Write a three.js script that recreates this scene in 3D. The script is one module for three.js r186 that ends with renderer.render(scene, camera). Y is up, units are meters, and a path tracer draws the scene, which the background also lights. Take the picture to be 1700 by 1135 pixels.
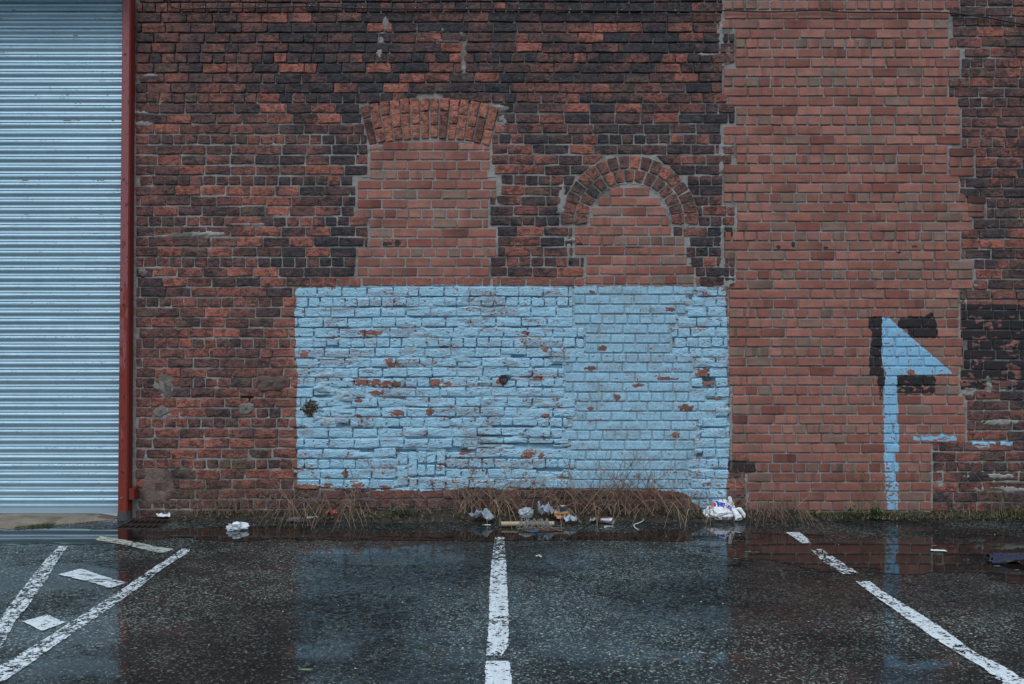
import * as THREE from 'three';
import { mergeGeometries, toCreasedNormals, mergeVertices } from 'three/addons/utils/BufferGeometryUtils.js';

// ---------------------------------------------------------------- camera, sky, sun, exposure
const scene = new THREE.Scene();
const EYE = 1.67, SCALE = 182, FOCAL = 1653, DIST = FOCAL / SCALE;      // metres, pixels per metre on the wall, focal length in pixels
const camera = new THREE.PerspectiveCamera(2 * Math.atan(567.5 / FOCAL) * 180 / Math.PI, 1700 / 1135, 0.1, 400);
camera.position.set(0, EYE, DIST);
camera.lookAt(0, EYE, 0);
camera.setViewOffset(1700, 1135, 0, 11.5, 1700, 1135);
camera.updateProjectionMatrix();

const renderer = new THREE.WebGLRenderer({ antialias: true });
renderer.setSize(1024, 684);
renderer.toneMapping = THREE.LinearToneMapping;
renderer.toneMappingExposure = 1.0;
renderer.shadowMap.enabled = true;
renderer.shadowMap.type = THREE.PCFSoftShadowMap;

// small deterministic noise kit
function rng(seed) { let a = seed >>> 0; return () => { a = (a + 0x6D2B79F5) | 0; let t = Math.imul(a ^ (a >>> 15), 1 | a); t = (t + Math.imul(t ^ (t >>> 7), 61 | t)) ^ t; return ((t ^ (t >>> 14)) >>> 0) / 4294967296; }; }
function hash(x, y, s) { let h = Math.imul(x | 0, 374761393) + Math.imul(y | 0, 668265263) + Math.imul(s | 0, 2246822519); h = Math.imul(h ^ (h >>> 13), 1274126177); return ((h ^ (h >>> 16)) >>> 0) / 4294967296; }
function vnoise(x, y, s = 0) {
  const xi = Math.floor(x), yi = Math.floor(y), fx = x - xi, fy = y - yi, u = fx * fx * (3 - 2 * fx), v = fy * fy * (3 - 2 * fy);
  const a = hash(xi, yi, s), b = hash(xi + 1, yi, s), c = hash(xi, yi + 1, s), d = hash(xi + 1, yi + 1, s);
  return a + (b - a) * u + (c - a) * v + (a - b - c + d) * u * v;
}
function fbm(x, y, s = 0, o = 3) { let r = 0, a = 0.5, n = 0; for (let i = 0; i < o; i++) { r += a * vnoise(x, y, s + i * 17); n += a; a *= 0.5; x *= 2.03; y *= 2.03; } return r / n; }
// noise that repeats every p cells, for tiles
function pnoise(x, y, p, s) {
  const xi = Math.floor(x), yi = Math.floor(y), fx = x - xi, fy = y - yi, u = fx * fx * (3 - 2 * fx), v = fy * fy * (3 - 2 * fy), m = (k) => ((k % p) + p) % p;
  const a = hash(m(xi), m(yi), s), b = hash(m(xi + 1), m(yi), s), c = hash(m(xi), m(yi + 1), s), d = hash(m(xi + 1), m(yi + 1), s);
  return a + (b - a) * u + (c - a) * v + (a - b - c + d) * u * v;
}
function pfbm(u, v, p, s, o = 4) { let r = 0, a = 0.5, n = 0; for (let i = 0; i < o; i++) { r += a * pnoise(u * p, v * p, p, s + i * 13); n += a; a *= 0.5; p *= 2; } return r / n; }
const clamp = (x, a = 0, b = 1) => Math.min(b, Math.max(a, x));
const smooth = (a, b, x) => { const t = clamp((x - a) / (b - a)); return t * t * (3 - 2 * t); };
const mix = (a, b, t) => a + (b - a) * t;
const mix3 = (a, b, t) => [mix(a[0], b[0], t), mix(a[1], b[1], t), mix(a[2], b[2], t)];
const lin = (hex) => { const c = new THREE.Color(hex); return [c.r, c.g, c.b]; };
const enc = (v) => { v = clamp(v); return Math.round(255 * (v <= 0.0031308 ? 12.92 * v : 1.055 * Math.pow(v, 1 / 2.4) - 0.055)); };

// overcast sky: brighter overhead, faintly blue, soft cloud mottling
{
  const w = 512, h = 256, d = new Float32Array(w * h * 4);
  for (let j = 0; j < h; j++) for (let i = 0; i < w; i++) {
    const el = (j / (h - 1) - 0.5) * Math.PI, s = Math.max(0, Math.sin(el));
    const wrap = Math.sin(i / w * 2 * Math.PI) * 2.2, wrap2 = Math.cos(i / w * 2 * Math.PI) * 2.2;
    const cl = 0.86 + 0.28 * fbm(wrap + s * 3 + 9, wrap2 + s * 2 + 4, 5, 4);
    const l = el < 0 ? 0.30 : (0.50 + 0.95 * s) * cl;
    const k = (j * w + i) * 4;
    d[k] = l * 0.83; d[k + 1] = l * 0.955; d[k + 2] = l * 1.085; d[k + 3] = 1;
  }
  const t = new THREE.DataTexture(d, w, h, THREE.RGBAFormat, THREE.FloatType);
  t.mapping = THREE.EquirectangularReflectionMapping; t.magFilter = THREE.LinearFilter; t.minFilter = THREE.LinearFilter; t.needsUpdate = true;
  scene.background = t; scene.environment = t;
}
const sun = new THREE.DirectionalLight(new THREE.Color(1.0, 0.97, 0.93), 1.0);
sun.position.set(-2, 14, 8.5); sun.target.position.set(0, 1.5, 0);
sun.castShadow = true; sun.shadow.radius = 34; sun.shadow.mapSize.set(2048, 2048);
Object.assign(sun.shadow.camera, { left: -9, right: 9, top: 9, bottom: -9, near: 1, far: 40 });
scene.add(sun, sun.target);

// ---------------------------------------------------------------- helpers
const X = (px) => (px - 850) / SCALE, Y = (py) => (860 - py) / SCALE;                 // a measured point on the wall plane
function G(px, py) { const d = FOCAL * EYE / (py - 556); return [(px - 850) * d / FOCAL, DIST - d]; }   // a measured point on the ground: x, z
const used = {};
function numbered(n) { const k = used[n] = (used[n] ?? -1) + 1; return k ? `${n}_${String(k).padStart(3, '0')}` : n; }
function shadows(o) { o.traverse((m) => { if (m.isMesh) { m.castShadow = true; m.receiveShadow = true; } }); return o; }
function mesh(name, geo, mat, parent) { const m = new THREE.Mesh(geo, mat); m.name = parent && parent !== scene ? name : numbered(name); m.castShadow = m.receiveShadow = true; (parent ?? scene).add(m); return m; }
function thing(name, label, category, pos = [0, 0, 0], group) { const g = new THREE.Group(); g.name = numbered(name); g.position.set(...pos); g.userData = { label, category }; if (group) g.userData.group = group; scene.add(g); return g; }
function tag(o, label, category, group) { o.userData = { ...o.userData, label, category }; if (group) o.userData.group = group; return o; }
function kind(o, k, label, category) { o.userData.kind = k; if (label) o.userData.label = label; if (category) o.userData.category = category; return o; }
function std(color, roughness = 0.9, extra = {}) { return new THREE.MeshStandardMaterial({ color: new THREE.Color(...(typeof color === 'string' ? [color] : color)), roughness, ...extra }); }
function tex(w, h, fn, { srgb = true, repeat = true, channel = 0 } = {}) {      // fn(u, v, out) fills linear rgb (srgb) or plain values
  const d = new Uint8Array(w * h * 4), o = [0, 0, 0, 1];
  for (let j = 0; j < h; j++) for (let i = 0; i < w; i++) {
    o[3] = 1; fn((i + 0.5) / w, (j + 0.5) / h, o); const k = (j * w + i) * 4;
    for (let c = 0; c < 3; c++) d[k + c] = srgb ? enc(o[c]) : Math.round(255 * clamp(o[c]));
    d[k + 3] = Math.round(255 * clamp(o[3]));
  }
  const t = new THREE.DataTexture(d, w, h); t.magFilter = THREE.LinearFilter; t.minFilter = THREE.LinearFilter;
  if (srgb) t.colorSpace = THREE.SRGBColorSpace;
  t.wrapS = t.wrapT = repeat ? THREE.RepeatWrapping : THREE.ClampToEdgeWrapping; t.channel = channel; t.needsUpdate = true; return t;
}
function geoFrom(pos, idx, uv, uv1, col) {
  const g = new THREE.BufferGeometry(); g.setAttribute('position', new THREE.Float32BufferAttribute(pos, 3));
  if (uv) g.setAttribute('uv', new THREE.Float32BufferAttribute(uv, 2));
  if (uv1) g.setAttribute('uv1', new THREE.Float32BufferAttribute(uv1, 2));
  if (col) g.setAttribute('color', new THREE.Float32BufferAttribute(col, 3));
  g.setIndex(idx); return g;
}
function flat(g) { const n = g.toNonIndexed(); n.computeVertexNormals(); return n; }
function box(cx, cy, cz, w, h, d) { const g = new THREE.BoxGeometry(w, h, d); g.translate(cx, cy, cz); return g; }
function tube(pts, r, seg = 8, rad = 4) { return new THREE.TubeGeometry(new THREE.CatmullRomCurve3(pts.map((p) => new THREE.Vector3(...p))), seg, r, rad, false); }
function step(table, y) { let v = table[0][1]; for (const [a, b] of table) { if (y >= a) v = b; else break; } return v; }
function ramp(table, y) { if (y <= table[0][0]) return table[0][1]; for (let i = 1; i < table.length; i++) if (y <= table[i][0]) { const [a, b] = table[i - 1], [c, d] = table[i]; return mix(b, d, (y - a) / (c - a)); } return table.at(-1)[1]; }

// ---------------------------------------------------------------- paint on the wall (measured in photo pixels on the wall plane)
const BLUE = lin('#9dc9e0'), BLACK = [0.012, 0.014, 0.018], BLUE2 = lin('#8cbfdf');
const BARE = [[616, 552, 19, 5], [657, 604, 14, 5], [646, 600, 8, 5], [594, 633, 9, 6], [607, 634, 8, 6], [625, 635, 9, 6], [641, 636, 8, 6], [658, 637, 8, 6], [722, 636, 10, 7], [742, 638, 8, 5], [832, 633, 8, 6], [1168, 619, 14, 7], [1176, 637, 9, 6], [1140, 677, 13, 6], [877, 755, 11, 7], [898, 757, 5, 6], [505, 588, 8, 5], [1106, 628, 18, 3], [1190, 661, 8, 4], [596, 690, 7, 4], [658, 686, 11, 5], [715, 684, 8, 5], [625, 652, 13, 4], [596, 665, 6, 3], [905, 581, 5, 4], [893, 628, 9, 4], [905, 690, 7, 4], [873, 552, 6, 3], [984, 484, 5, 3], [1112, 513, 8, 4], [1000, 578, 7, 5], [980, 612, 8, 4], [1024, 660, 6, 5], [982, 678, 6, 4], [1060, 640, 8, 3], [1122, 722, 9, 4], [770, 750, 11, 4], [595, 805, 10, 5], [640, 810, 9, 5], [545, 806, 7, 4], [573, 788, 5, 7]];
function blueInside(x, y) {
  const jag = (fbm(x / 5, y / 5, 31, 2) - 0.5) * 5 + (fbm(x / 22, y / 22, 35, 3) - 0.5) * 7;
  const l = 490 + ramp([[470, 0], [590, -1], [610, 3], [640, 3], [660, 1], [820, 3]], y), r = ramp([[470, 1199], [490, 1205], [560, 1209], [720, 1212], [850, 1206]], y);
  const t = ramp([[485, 479], [500, 477], [620, 474], [800, 472], [880, 474], [950, 474], [1150, 474], [1200, 477]], x);
  const b = ramp([[480, 802], [520, 806], [560, 812], [700, 814], [760, 811], [1000, 812], [1125, 815], [1143, 821], [1150, 832], [1160, 837], [1168, 851], [1206, 848]], x);
  return Math.min(x - l, r - x, y - t, (b - y) * 0.8) + jag * 0.7;
}
function blackPolys(x, y) {   // black surround of the arrow, read off as quads with rough edges
  const j = (fbm(x / 4, y / 4, 77, 2) - 0.5) * 4; x += j; y += j * 0.7;
  const inq = (x0, y0, x1, y1) => x > x0 && x < x1 && y > y0 && y < y1;
  if (inq(1442, 525, 1467, 546) && y > 524 + (x - 1442) * 0.05) return true;
  if (inq(1445, 540, 1467, 592)) return x > ramp([[540, 1442], [552, 1448], [575, 1446], [592, 1444]], y);
  if (inq(1443, 590, 1468, 624)) return x < ramp([[590, 1468], [608, 1462], [624, 1474]], y);
  if (inq(1456, 624, 1469, 646)) return x > 1451 + (y - 624) * 0.4;
  if (inq(1458, 644, 1466, 664) && fbm(x / 1.5, y / 9, 5, 2) > 0.52) return true;
  if (inq(1490, 523, 1532, 546) && y > ramp([[1490, 531], [1505, 524], [1530, 525]], x)) return true;
  if (inq(1532, 517, 1556, 546) && y > ramp([[1532, 528], [1546, 517], [1551, 521], [1557, 546]], x)) return true;
  if (inq(1506, 545, 1562, 561)) return x < 1556 + (y - 545) * 0.3 || y > 600;
  if (inq(1487, 624, 1553, 641)) return true;
  if (inq(1489, 641, 1553, 653)) return fbm(x / 6, y / 4, 9, 2) > 0.36;
  return false;
}
function inArrow(x, y) {
  const j = (fbm(x / 3, y / 3, 41, 2) - 0.5) * 3; x += j; y += j * 0.6;
  if (x > 1464 && x < 1585 && y > 526 && y < 623) {
    const slope = 528 + (x - 1476) * 0.86;                        // hypotenuse from the top of the pole to the tip
    if (x < 1478 ? y > 526 : y > slope) return x < 1580 && (y < 622 || x < 1490) && (x < 1556 || y < 620) && x > (y < 600 ? 1464 : 1464 + (y - 600) * 0.35);
  }
  const l = ramp([[618, 1470], [660, 1467], [760, 1467], [800, 1470], [850, 1474]], y), r = ramp([[618, 1488], [650, 1490], [700, 1492], [780, 1492], [850, 1490]], y);
  return y >= 616 && y < 846 && x > l && x < r;
}
const DABS = [[638, 404.5, 14, 3.5], [660, 403, 5.5, 5.5], [1292, 410, 3.5, 3.2], [1316.5, 405.5, 3, 5.5], [1370, 411, 5, 2], [1459, 416.5, 6, 3], [1492, 417.5, 4.5, 4], [1518, 409, 5, 1.8], [962, 405, 5, 3], [1048, 409.5, 22, 2]];
function paintAt(x, y) {      // null, or [r, g, b, cover]
  if (y < 425) { for (const [a, b, c, d] of DABS) if (((x - a) / c) ** 2 + ((y - b) / d) ** 2 < 0.75 + 0.5 * fbm(x / 3, y / 2, 5, 2)) return [0.02, 0.02, 0.024, 0.92]; return null; }
  if (x < 1225 && x > 480 && y > 465 && y < 855) {
    const e = blueInside(x, y);
    if (e > 0) {
      const n1 = fbm(x / 8, y / 4, 3, 3), n2 = fbm(x / 2.6, y / 1.8, 8, 2), thin = fbm(x / 34, y / 9, 21, 3), infill = x > 945 && x < 1150;
      const low = smooth(730, 815, y) * 0.04 - (infill ? 0.0 : 0.0);
      let cover = 1, tone = 0.93 + 0.14 * fbm(x / 60, y / 3.2, 12, 3);
      if (thin > 0.52) cover = 1 - smooth(0.52, 0.64, thin) * (infill ? 0.22 : 0.36) * (0.6 + 0.8 * n2);
      if (n2 * 0.55 + n1 * 0.45 > (infill ? 0.76 : 0.70) - low - (thin > 0.58 ? 0.05 : 0)) cover = 0;
      for (const [bx, by, rx, ry] of BARE) { const dx = (x - bx) / rx, dy = (y - by) / ry; const q = dx * dx + dy * dy; if (q < 1.7 && q < 1.0 + (fbm(x / 5, y / 3, 55, 2) - 0.5) * 2.6) cover = Math.min(cover, 0.02); }
      { const dx = (x - 516) / 16, dy = (y - 677) / 15, q = dx * dx + dy * dy; if (q < 1.6 && fbm(x / 3.2, y / 2.2, 66, 3) > 0.36 + q * 0.20) return [0.060, 0.034, 0.014, 0.95]; }
      return [BLUE[0] * tone, BLUE[1] * tone, BLUE[2] * tone, cover * smooth(0, 1.2, e)];
    }
  }
  if (x > 1204 && x < 1262 && y > 752 && y < 800) {              // tar-black splash beside the blue
    const q = fbm(x / 7, y / 6, 14, 3), d = Math.max(Math.abs(x - 1231) / 25, Math.abs(y - 774) / 11);
    const spike = x > 1238 && x < 1252 && y > 756 && y < 768 && y > 757 + Math.abs(x - 1246) * 1.4;
    if (d < 0.72 + q * 0.5 || spike) return [0.022, 0.016, 0.018, 0.93];
    if (y > 785 && y < 797 && x > 1211 && x < 1236 && q > 0.35) return [0.03, 0.03, 0.034, 0.7];
  }
  if (x > 1430 && y > 505) {
    if (inArrow(x, y)) {
      const n = fbm(x / 4, y / 3, 61, 3), t = 0.95 + 0.1 * fbm(x / 20, y / 4, 2, 2);
      const worn = y > 765 ? 0.63 : 0.74;
      if (n > worn || ((x - 1512) / 7) ** 2 + ((y - 618) / 5) ** 2 < 0.9) return null;
      return [BLUE2[0] * t, BLUE2[1] * t, BLUE2[2] * t, 1];
    }
    if (x < 1595 && y < 670 && blackPolys(x, y)) return fbm(x / 4, y / 3, 91, 3) > 0.80 ? null : [...BLACK, 0.96];
    if (x > 1596 && y > 482 && y < 662) {                           // black wash over the old bricks at the right
      const edge = Math.min(x - 1594, (y - 484) * 0.4 + fbm(x / 9, y / 9, 3, 2) * 14 - 8, (650 - y) * 0.35 + fbm(x / 12, y / 7, 6, 2) * 20 - 10);
      const core = (x > 1598 && x < 1614 && y > 545 && y < 618) ? 0.22 : 0;
      if (edge > 0 && fbm(x / 13, y / 7, 33, 3) + core > 0.33 + smooth(590, 660, y) * 0.16) return [0.012, 0.013, 0.018, 0.95];
    }
    const sm = (x0, x1, yc, hh) => x > x0 && x < x1 && Math.abs(y - yc + (fbm(x / 9, 1, 4, 2) - 0.5) * 5) < hh * (0.55 + fbm(x / 7, y / 3, 18, 2));
    if (sm(1516, 1527, 727, 3) || (sm(1529, 1588, 727, 4.2) && fbm(x / 8, y / 2, 6, 2) > 0.40) || sm(1614, 1652, 735, 2.6) || sm(1660, 1690, 735, 2.6)) return [...BLUE2, 1];
  }
  return null;
}
const AREA = { A: [440, 392, 1260, 865, 2048, 1180], B: [1264, 392, 1760, 865, 1400, 1336] };
function paintMaps(a, baseFn, keep = () => 1) {
  const [x0, y0, x1, y1, w, h] = AREA[a];
  return tex(w, h, (u, v, o) => {
    const x = x0 + u * (x1 - x0), y = y1 - v * (y1 - y0), b = baseFn(x, y), p = paintAt(x, y);
    const g = 0.94 + 0.12 * hash(Math.floor(x * 2.4), Math.floor(y * 2.4), 5);
    if (!p) { o[0] = b[0] * g; o[1] = b[1] * g; o[2] = b[2] * g; } else for (let c = 0; c < 3; c++) o[c] = mix(b[c], p[c], p[3] * keep(x, y)) * g;
  }, { repeat: false, channel: 1 });
}
const areaOf = (x0, y0, x1, y1) => { for (const k of ['A', 'B']) { const a = AREA[k]; if (x0 > a[0] && x1 < a[2] && y0 > a[1] && y1 < a[3]) return k; } return null; };
const areaUv = (k, x, y) => { const a = AREA[k]; return [(x - a[0]) / (a[2] - a[0]), (a[3] - y) / (a[3] - a[1])]; };

// ---------------------------------------------------------------- wall materials
const C_ARCH = lin('#b47462'), C_ORANGE = lin('#a8695a'), C_RED = lin('#985f53'), C_BRICK = lin('#875a50'), C_PLUM = lin('#73524e'), C_BROWN = lin('#70584e'), C_DARK = lin('#4b4546'), C_SOOT = lin('#3b3a40');
const C_PINK = lin('#a87064'), C_ROSE = lin('#9e6458'), C_CLAY = lin('#927064'), C_MORTAR = lin('#a19f9b');
// rough face of an old hand-made brick: tone mottling, pits and drag marks, in metres
const oldGrain = tex(1024, 1024, (u, v, o) => {
  const a = pfbm(u, v, 14, 3, 5), b = pfbm(u, v, 48, 9, 3), pit = pfbm(u, v, 90, 4, 2) > 0.72 ? 0.45 : 1, bl = smooth(0.36, 0.52, pfbm(u, v, 18, 55, 4)), t = (0.50 + 0.75 * a + 0.5 * (b - 0.5)) * pit * mix(0.62, 1.05, bl);
  o[0] = t * mix(0.86, 1.0, bl); o[1] = t * mix(0.96, 0.96, bl); o[2] = t * mix(1.04, 0.95, bl);
});
const oldBump = tex(1024, 1024, (u, v, o) => { const a = pfbm(u, v * 2, 16, 23, 5), r = 1 - Math.abs(2 * pfbm(u, v * 2, 22, 29, 3) - 1); const t = 0.55 * a + 0.35 * r - (pfbm(u, v, 90, 4, 2) > 0.72 ? 0.25 : 0); o[0] = o[1] = o[2] = t; }, { srgb: false });
// wire-cut facing brick: eight fired faces with pale kiss-mark bands, one brick per row of the sheet
const kiss = []; { const r = rng(88); for (let k = 0; k < 16; k++) kiss.push(Array.from({ length: 2 }, () => [0.15 + 0.7 * r(), 0.05 + 0.09 * r(), (r() - 0.35) * 2.6])); kiss.forEach((b, k) => { if (k % 3 === 0) b.forEach((q) => { q[2] *= 0.1; }); if (k % 2) b[0][0] = 0.42 + 0.16 * (k / 16); }); }
const newGrain = tex(1024, 1024, (u, v, o) => {
  const row = Math.floor(v * 16), n = pfbm(u, v, 64, 3, 3), f = fbm(u * 30, v * 260, 7, 2), c = fbm(u * 4 + row * 9, row, 3, 2);
  let t = 0.84 + 0.3 * (n - 0.5) + 0.24 * (f - 0.5) + 0.22 * (c - 0.5), g = 0;
  for (const [p, w, a] of kiss[row]) g += a * (1 - smooth(w * 0.85, w, Math.abs(u - p + (f - 0.5) * 0.02)));
  const pit = pnoise(u * 180, v * 512, 512, 6) > 0.93 ? 0.6 : 1;
  if ((row === 5 || row === 11) && v * 16 - row < 0.62 - Math.abs(u - 0.5) * 0.5 + (n - 0.5) * 0.5) { t *= 1.25; g = 0.9; }
  const up = clamp(g), dn = clamp(-g); o[0] = t * (1 - 0.20 * up - 0.30 * dn) * pit; o[1] = t * (1 + 0.10 * up - 0.26 * dn) * pit; o[2] = t * (1 + 0.10 * up - 0.20 * dn) * pit;
});
const newBump = tex(1024, 1024, (u, v, o) => { o[0] = o[1] = o[2] = 0.5 + 0.5 * (pfbm(u, v, 70, 33, 3) - 0.5) + 0.3 * (pfbm(u, v, 12, 3, 2) - 0.5); }, { srgb: false });
const mortarMap = tex(1024, 1024, (u, v, o) => {
  const a = pfbm(u, v, 10, 13, 5), g = pfbm(u, v, 160, 2, 2), t = 0.48 + 0.55 * a + 0.35 * (g - 0.5), d = smooth(0.52, 0.68, pfbm(u, v, 7, 71, 4));
  o[0] = t * mix(1, 0.62, d); o[1] = t * mix(1, 0.60, d); o[2] = t * mix(1.02, 0.58, d);
});
const mortarBump = tex(1024, 1024, (u, v, o) => { o[0] = o[1] = o[2] = 0.6 * pfbm(u, v, 40, 6, 4) + 0.4 * pfbm(u, v, 150, 8, 2); }, { srgb: false });
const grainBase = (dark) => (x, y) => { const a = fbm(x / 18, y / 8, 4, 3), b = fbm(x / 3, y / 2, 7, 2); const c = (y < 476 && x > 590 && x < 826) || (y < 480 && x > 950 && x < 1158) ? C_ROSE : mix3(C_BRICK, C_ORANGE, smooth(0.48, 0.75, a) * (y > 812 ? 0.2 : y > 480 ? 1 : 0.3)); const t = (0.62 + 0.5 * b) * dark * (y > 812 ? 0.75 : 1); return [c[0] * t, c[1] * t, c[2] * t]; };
const baseB = (x, y) => { if (x > step(PANEL_R, y)) { const a = fbm(x / 16, y / 8, 4, 3), t = 0.6 + 0.5 * fbm(x / 3, y / 2, 7, 2), c = mix3(C_PLUM, C_RED, smooth(0.45, 0.7, a)); return [c[0] * t, c[1] * t, c[2] * t]; } const t = 0.78 + 0.25 * fbm(x / 4, y / 2, 7, 2), c = mix3(C_ROSE, C_CLAY, smooth(0.5, 0.6, fbm(x / 9, Math.floor(y / 16), 5, 2)) * 0.7); return [c[0] * t, c[1] * t, c[2] * t]; };
const mortarBase = (x, y) => { const t = 0.55 + 0.5 * fbm(x / 7, y / 5, 3, 3); return [C_MORTAR[0] * t, C_MORTAR[1] * t, C_MORTAR[2] * t * 0.98]; };
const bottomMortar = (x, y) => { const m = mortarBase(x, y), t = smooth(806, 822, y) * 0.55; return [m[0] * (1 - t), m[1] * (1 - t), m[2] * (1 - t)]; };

// where one kind of brickwork gives way to another
const PANEL_L = [[-400, 1201], [26, 1198], [56, 1220], [105, 1200], [157, 1208], [174, 1221], [205, 1200], [238, 1221], [272, 1200], [335, 1223], [385, 1201], [428, 1221], [472, 1209], [640, 1214], [780, 1239], [900, 1239]];
const PANEL_R = [[-400, 1593], [18, 1576], [78, 1595], [130, 1574], [160, 1590], [176, 1596], [242, 1574], [290, 1593], [322, 1605], [336, 1615], [381, 1595], [432, 1616], [479, 1593], [562, 1600], [610, 1593], [655, 1601], [672, 1604], [736, 1547], [900, 1546]];
const WIN_L = [[160, 612], [298, 592], [346, 589], [363, 612], [411, 592], [459, 600]], WIN_R = [[160, 815], [282, 811], [298, 826], [330, 812], [379, 825], [427, 813], [459, 816]];
const DOOR_L = [[374, 952], [425, 971], [472, 952], [537, 971], [586, 913], [602, 937], [667, 956], [700, 945], [714, 934], [731, 946], [748, 937], [764, 955], [782, 948]];
const DOOR_R = [[374, 1116], [391, 1138], [424, 1142], [441, 1154], [488, 1140], [521, 1124], [538, 1114], [586, 1152], [618, 1147], [651, 1172], [667, 1207], [683, 1186], [699, 1158], [731, 1152], [764, 1140], [782, 1145]];
const ARCH = { cx: 713, cy: 641, r0: 412, r1: 478, half: 0.2465 }, ROUND = { cx: 1045, cy: 372, r0: 71, r1: 92, r2: 114 };
function holesAt(y0, y1) {      // stretches of a course of the old wall that other brickwork takes up
  const y = (y0 + y1) / 2, out = [];
  if (y > 160 && y < 476) {
    if (y < 243) { const dy = ARCH.cy - Math.min(y1, 241), tn = Math.tan(ARCH.half); const r = Math.hypot(0, dy); let hw = Math.min(r * tn + 3, 121); const top = ARCH.cy - y; const reach = ARCH.r1 + 2; const wide = top < reach ? Math.sqrt(Math.max(0, reach * reach - top * top)) : 0; hw = Math.min(hw, wide); if (hw > 3) out.push([ARCH.cx - hw, ARCH.cx + hw]); }
    if (y >= 236) out.push([step(WIN_L, y) - 2, step(WIN_R, y) + 2]);
  }
  if (y > 257 && y < 814) {
    if (y < 376) { const dy = ROUND.cy - Math.min(y1, ROUND.cy), R = ROUND.r2 + 2, hw = Math.sqrt(Math.max(0, R * R - dy * dy)); if (hw > 4) out.push([ROUND.cx - hw, ROUND.cx + hw]); }
    else out.push([step(DOOR_L, y) - 2, step(DOOR_R, y) + 2]);
  }
  if (y > 749 && y < 811) out.push([657, 741]);
  return out;
}
const VOIDS = [[742, 746, 775, 751], [886, 778, 931, 783], [588, 663, 604, 668], [700, 662, 712, 666], [596, 612, 606, 626], [646, 708, 668, 712], [568, 702, 582, 706], [830, 626, 846, 632], [705, 626, 720, 630], [1166, 626, 1186, 633], [553, 573, 566, 577], [730, 575, 742, 578], [935, 611, 948, 616], [1172, 712, 1180, 716], [790, 722, 850, 725], [800, 735, 930, 738], [820, 706, 885, 709], [655, 748, 690, 750], [1160, 752, 1172, 757], [512, 656, 540, 658], [850, 588, 868, 591], [600, 748, 628, 751], [440, 633, 446, 640], [838, 208, 846, 214]];
const GAPS = [[400, 655, 420, 668], [1170, 627, 1184, 632]];      // bricks fallen out

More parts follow.
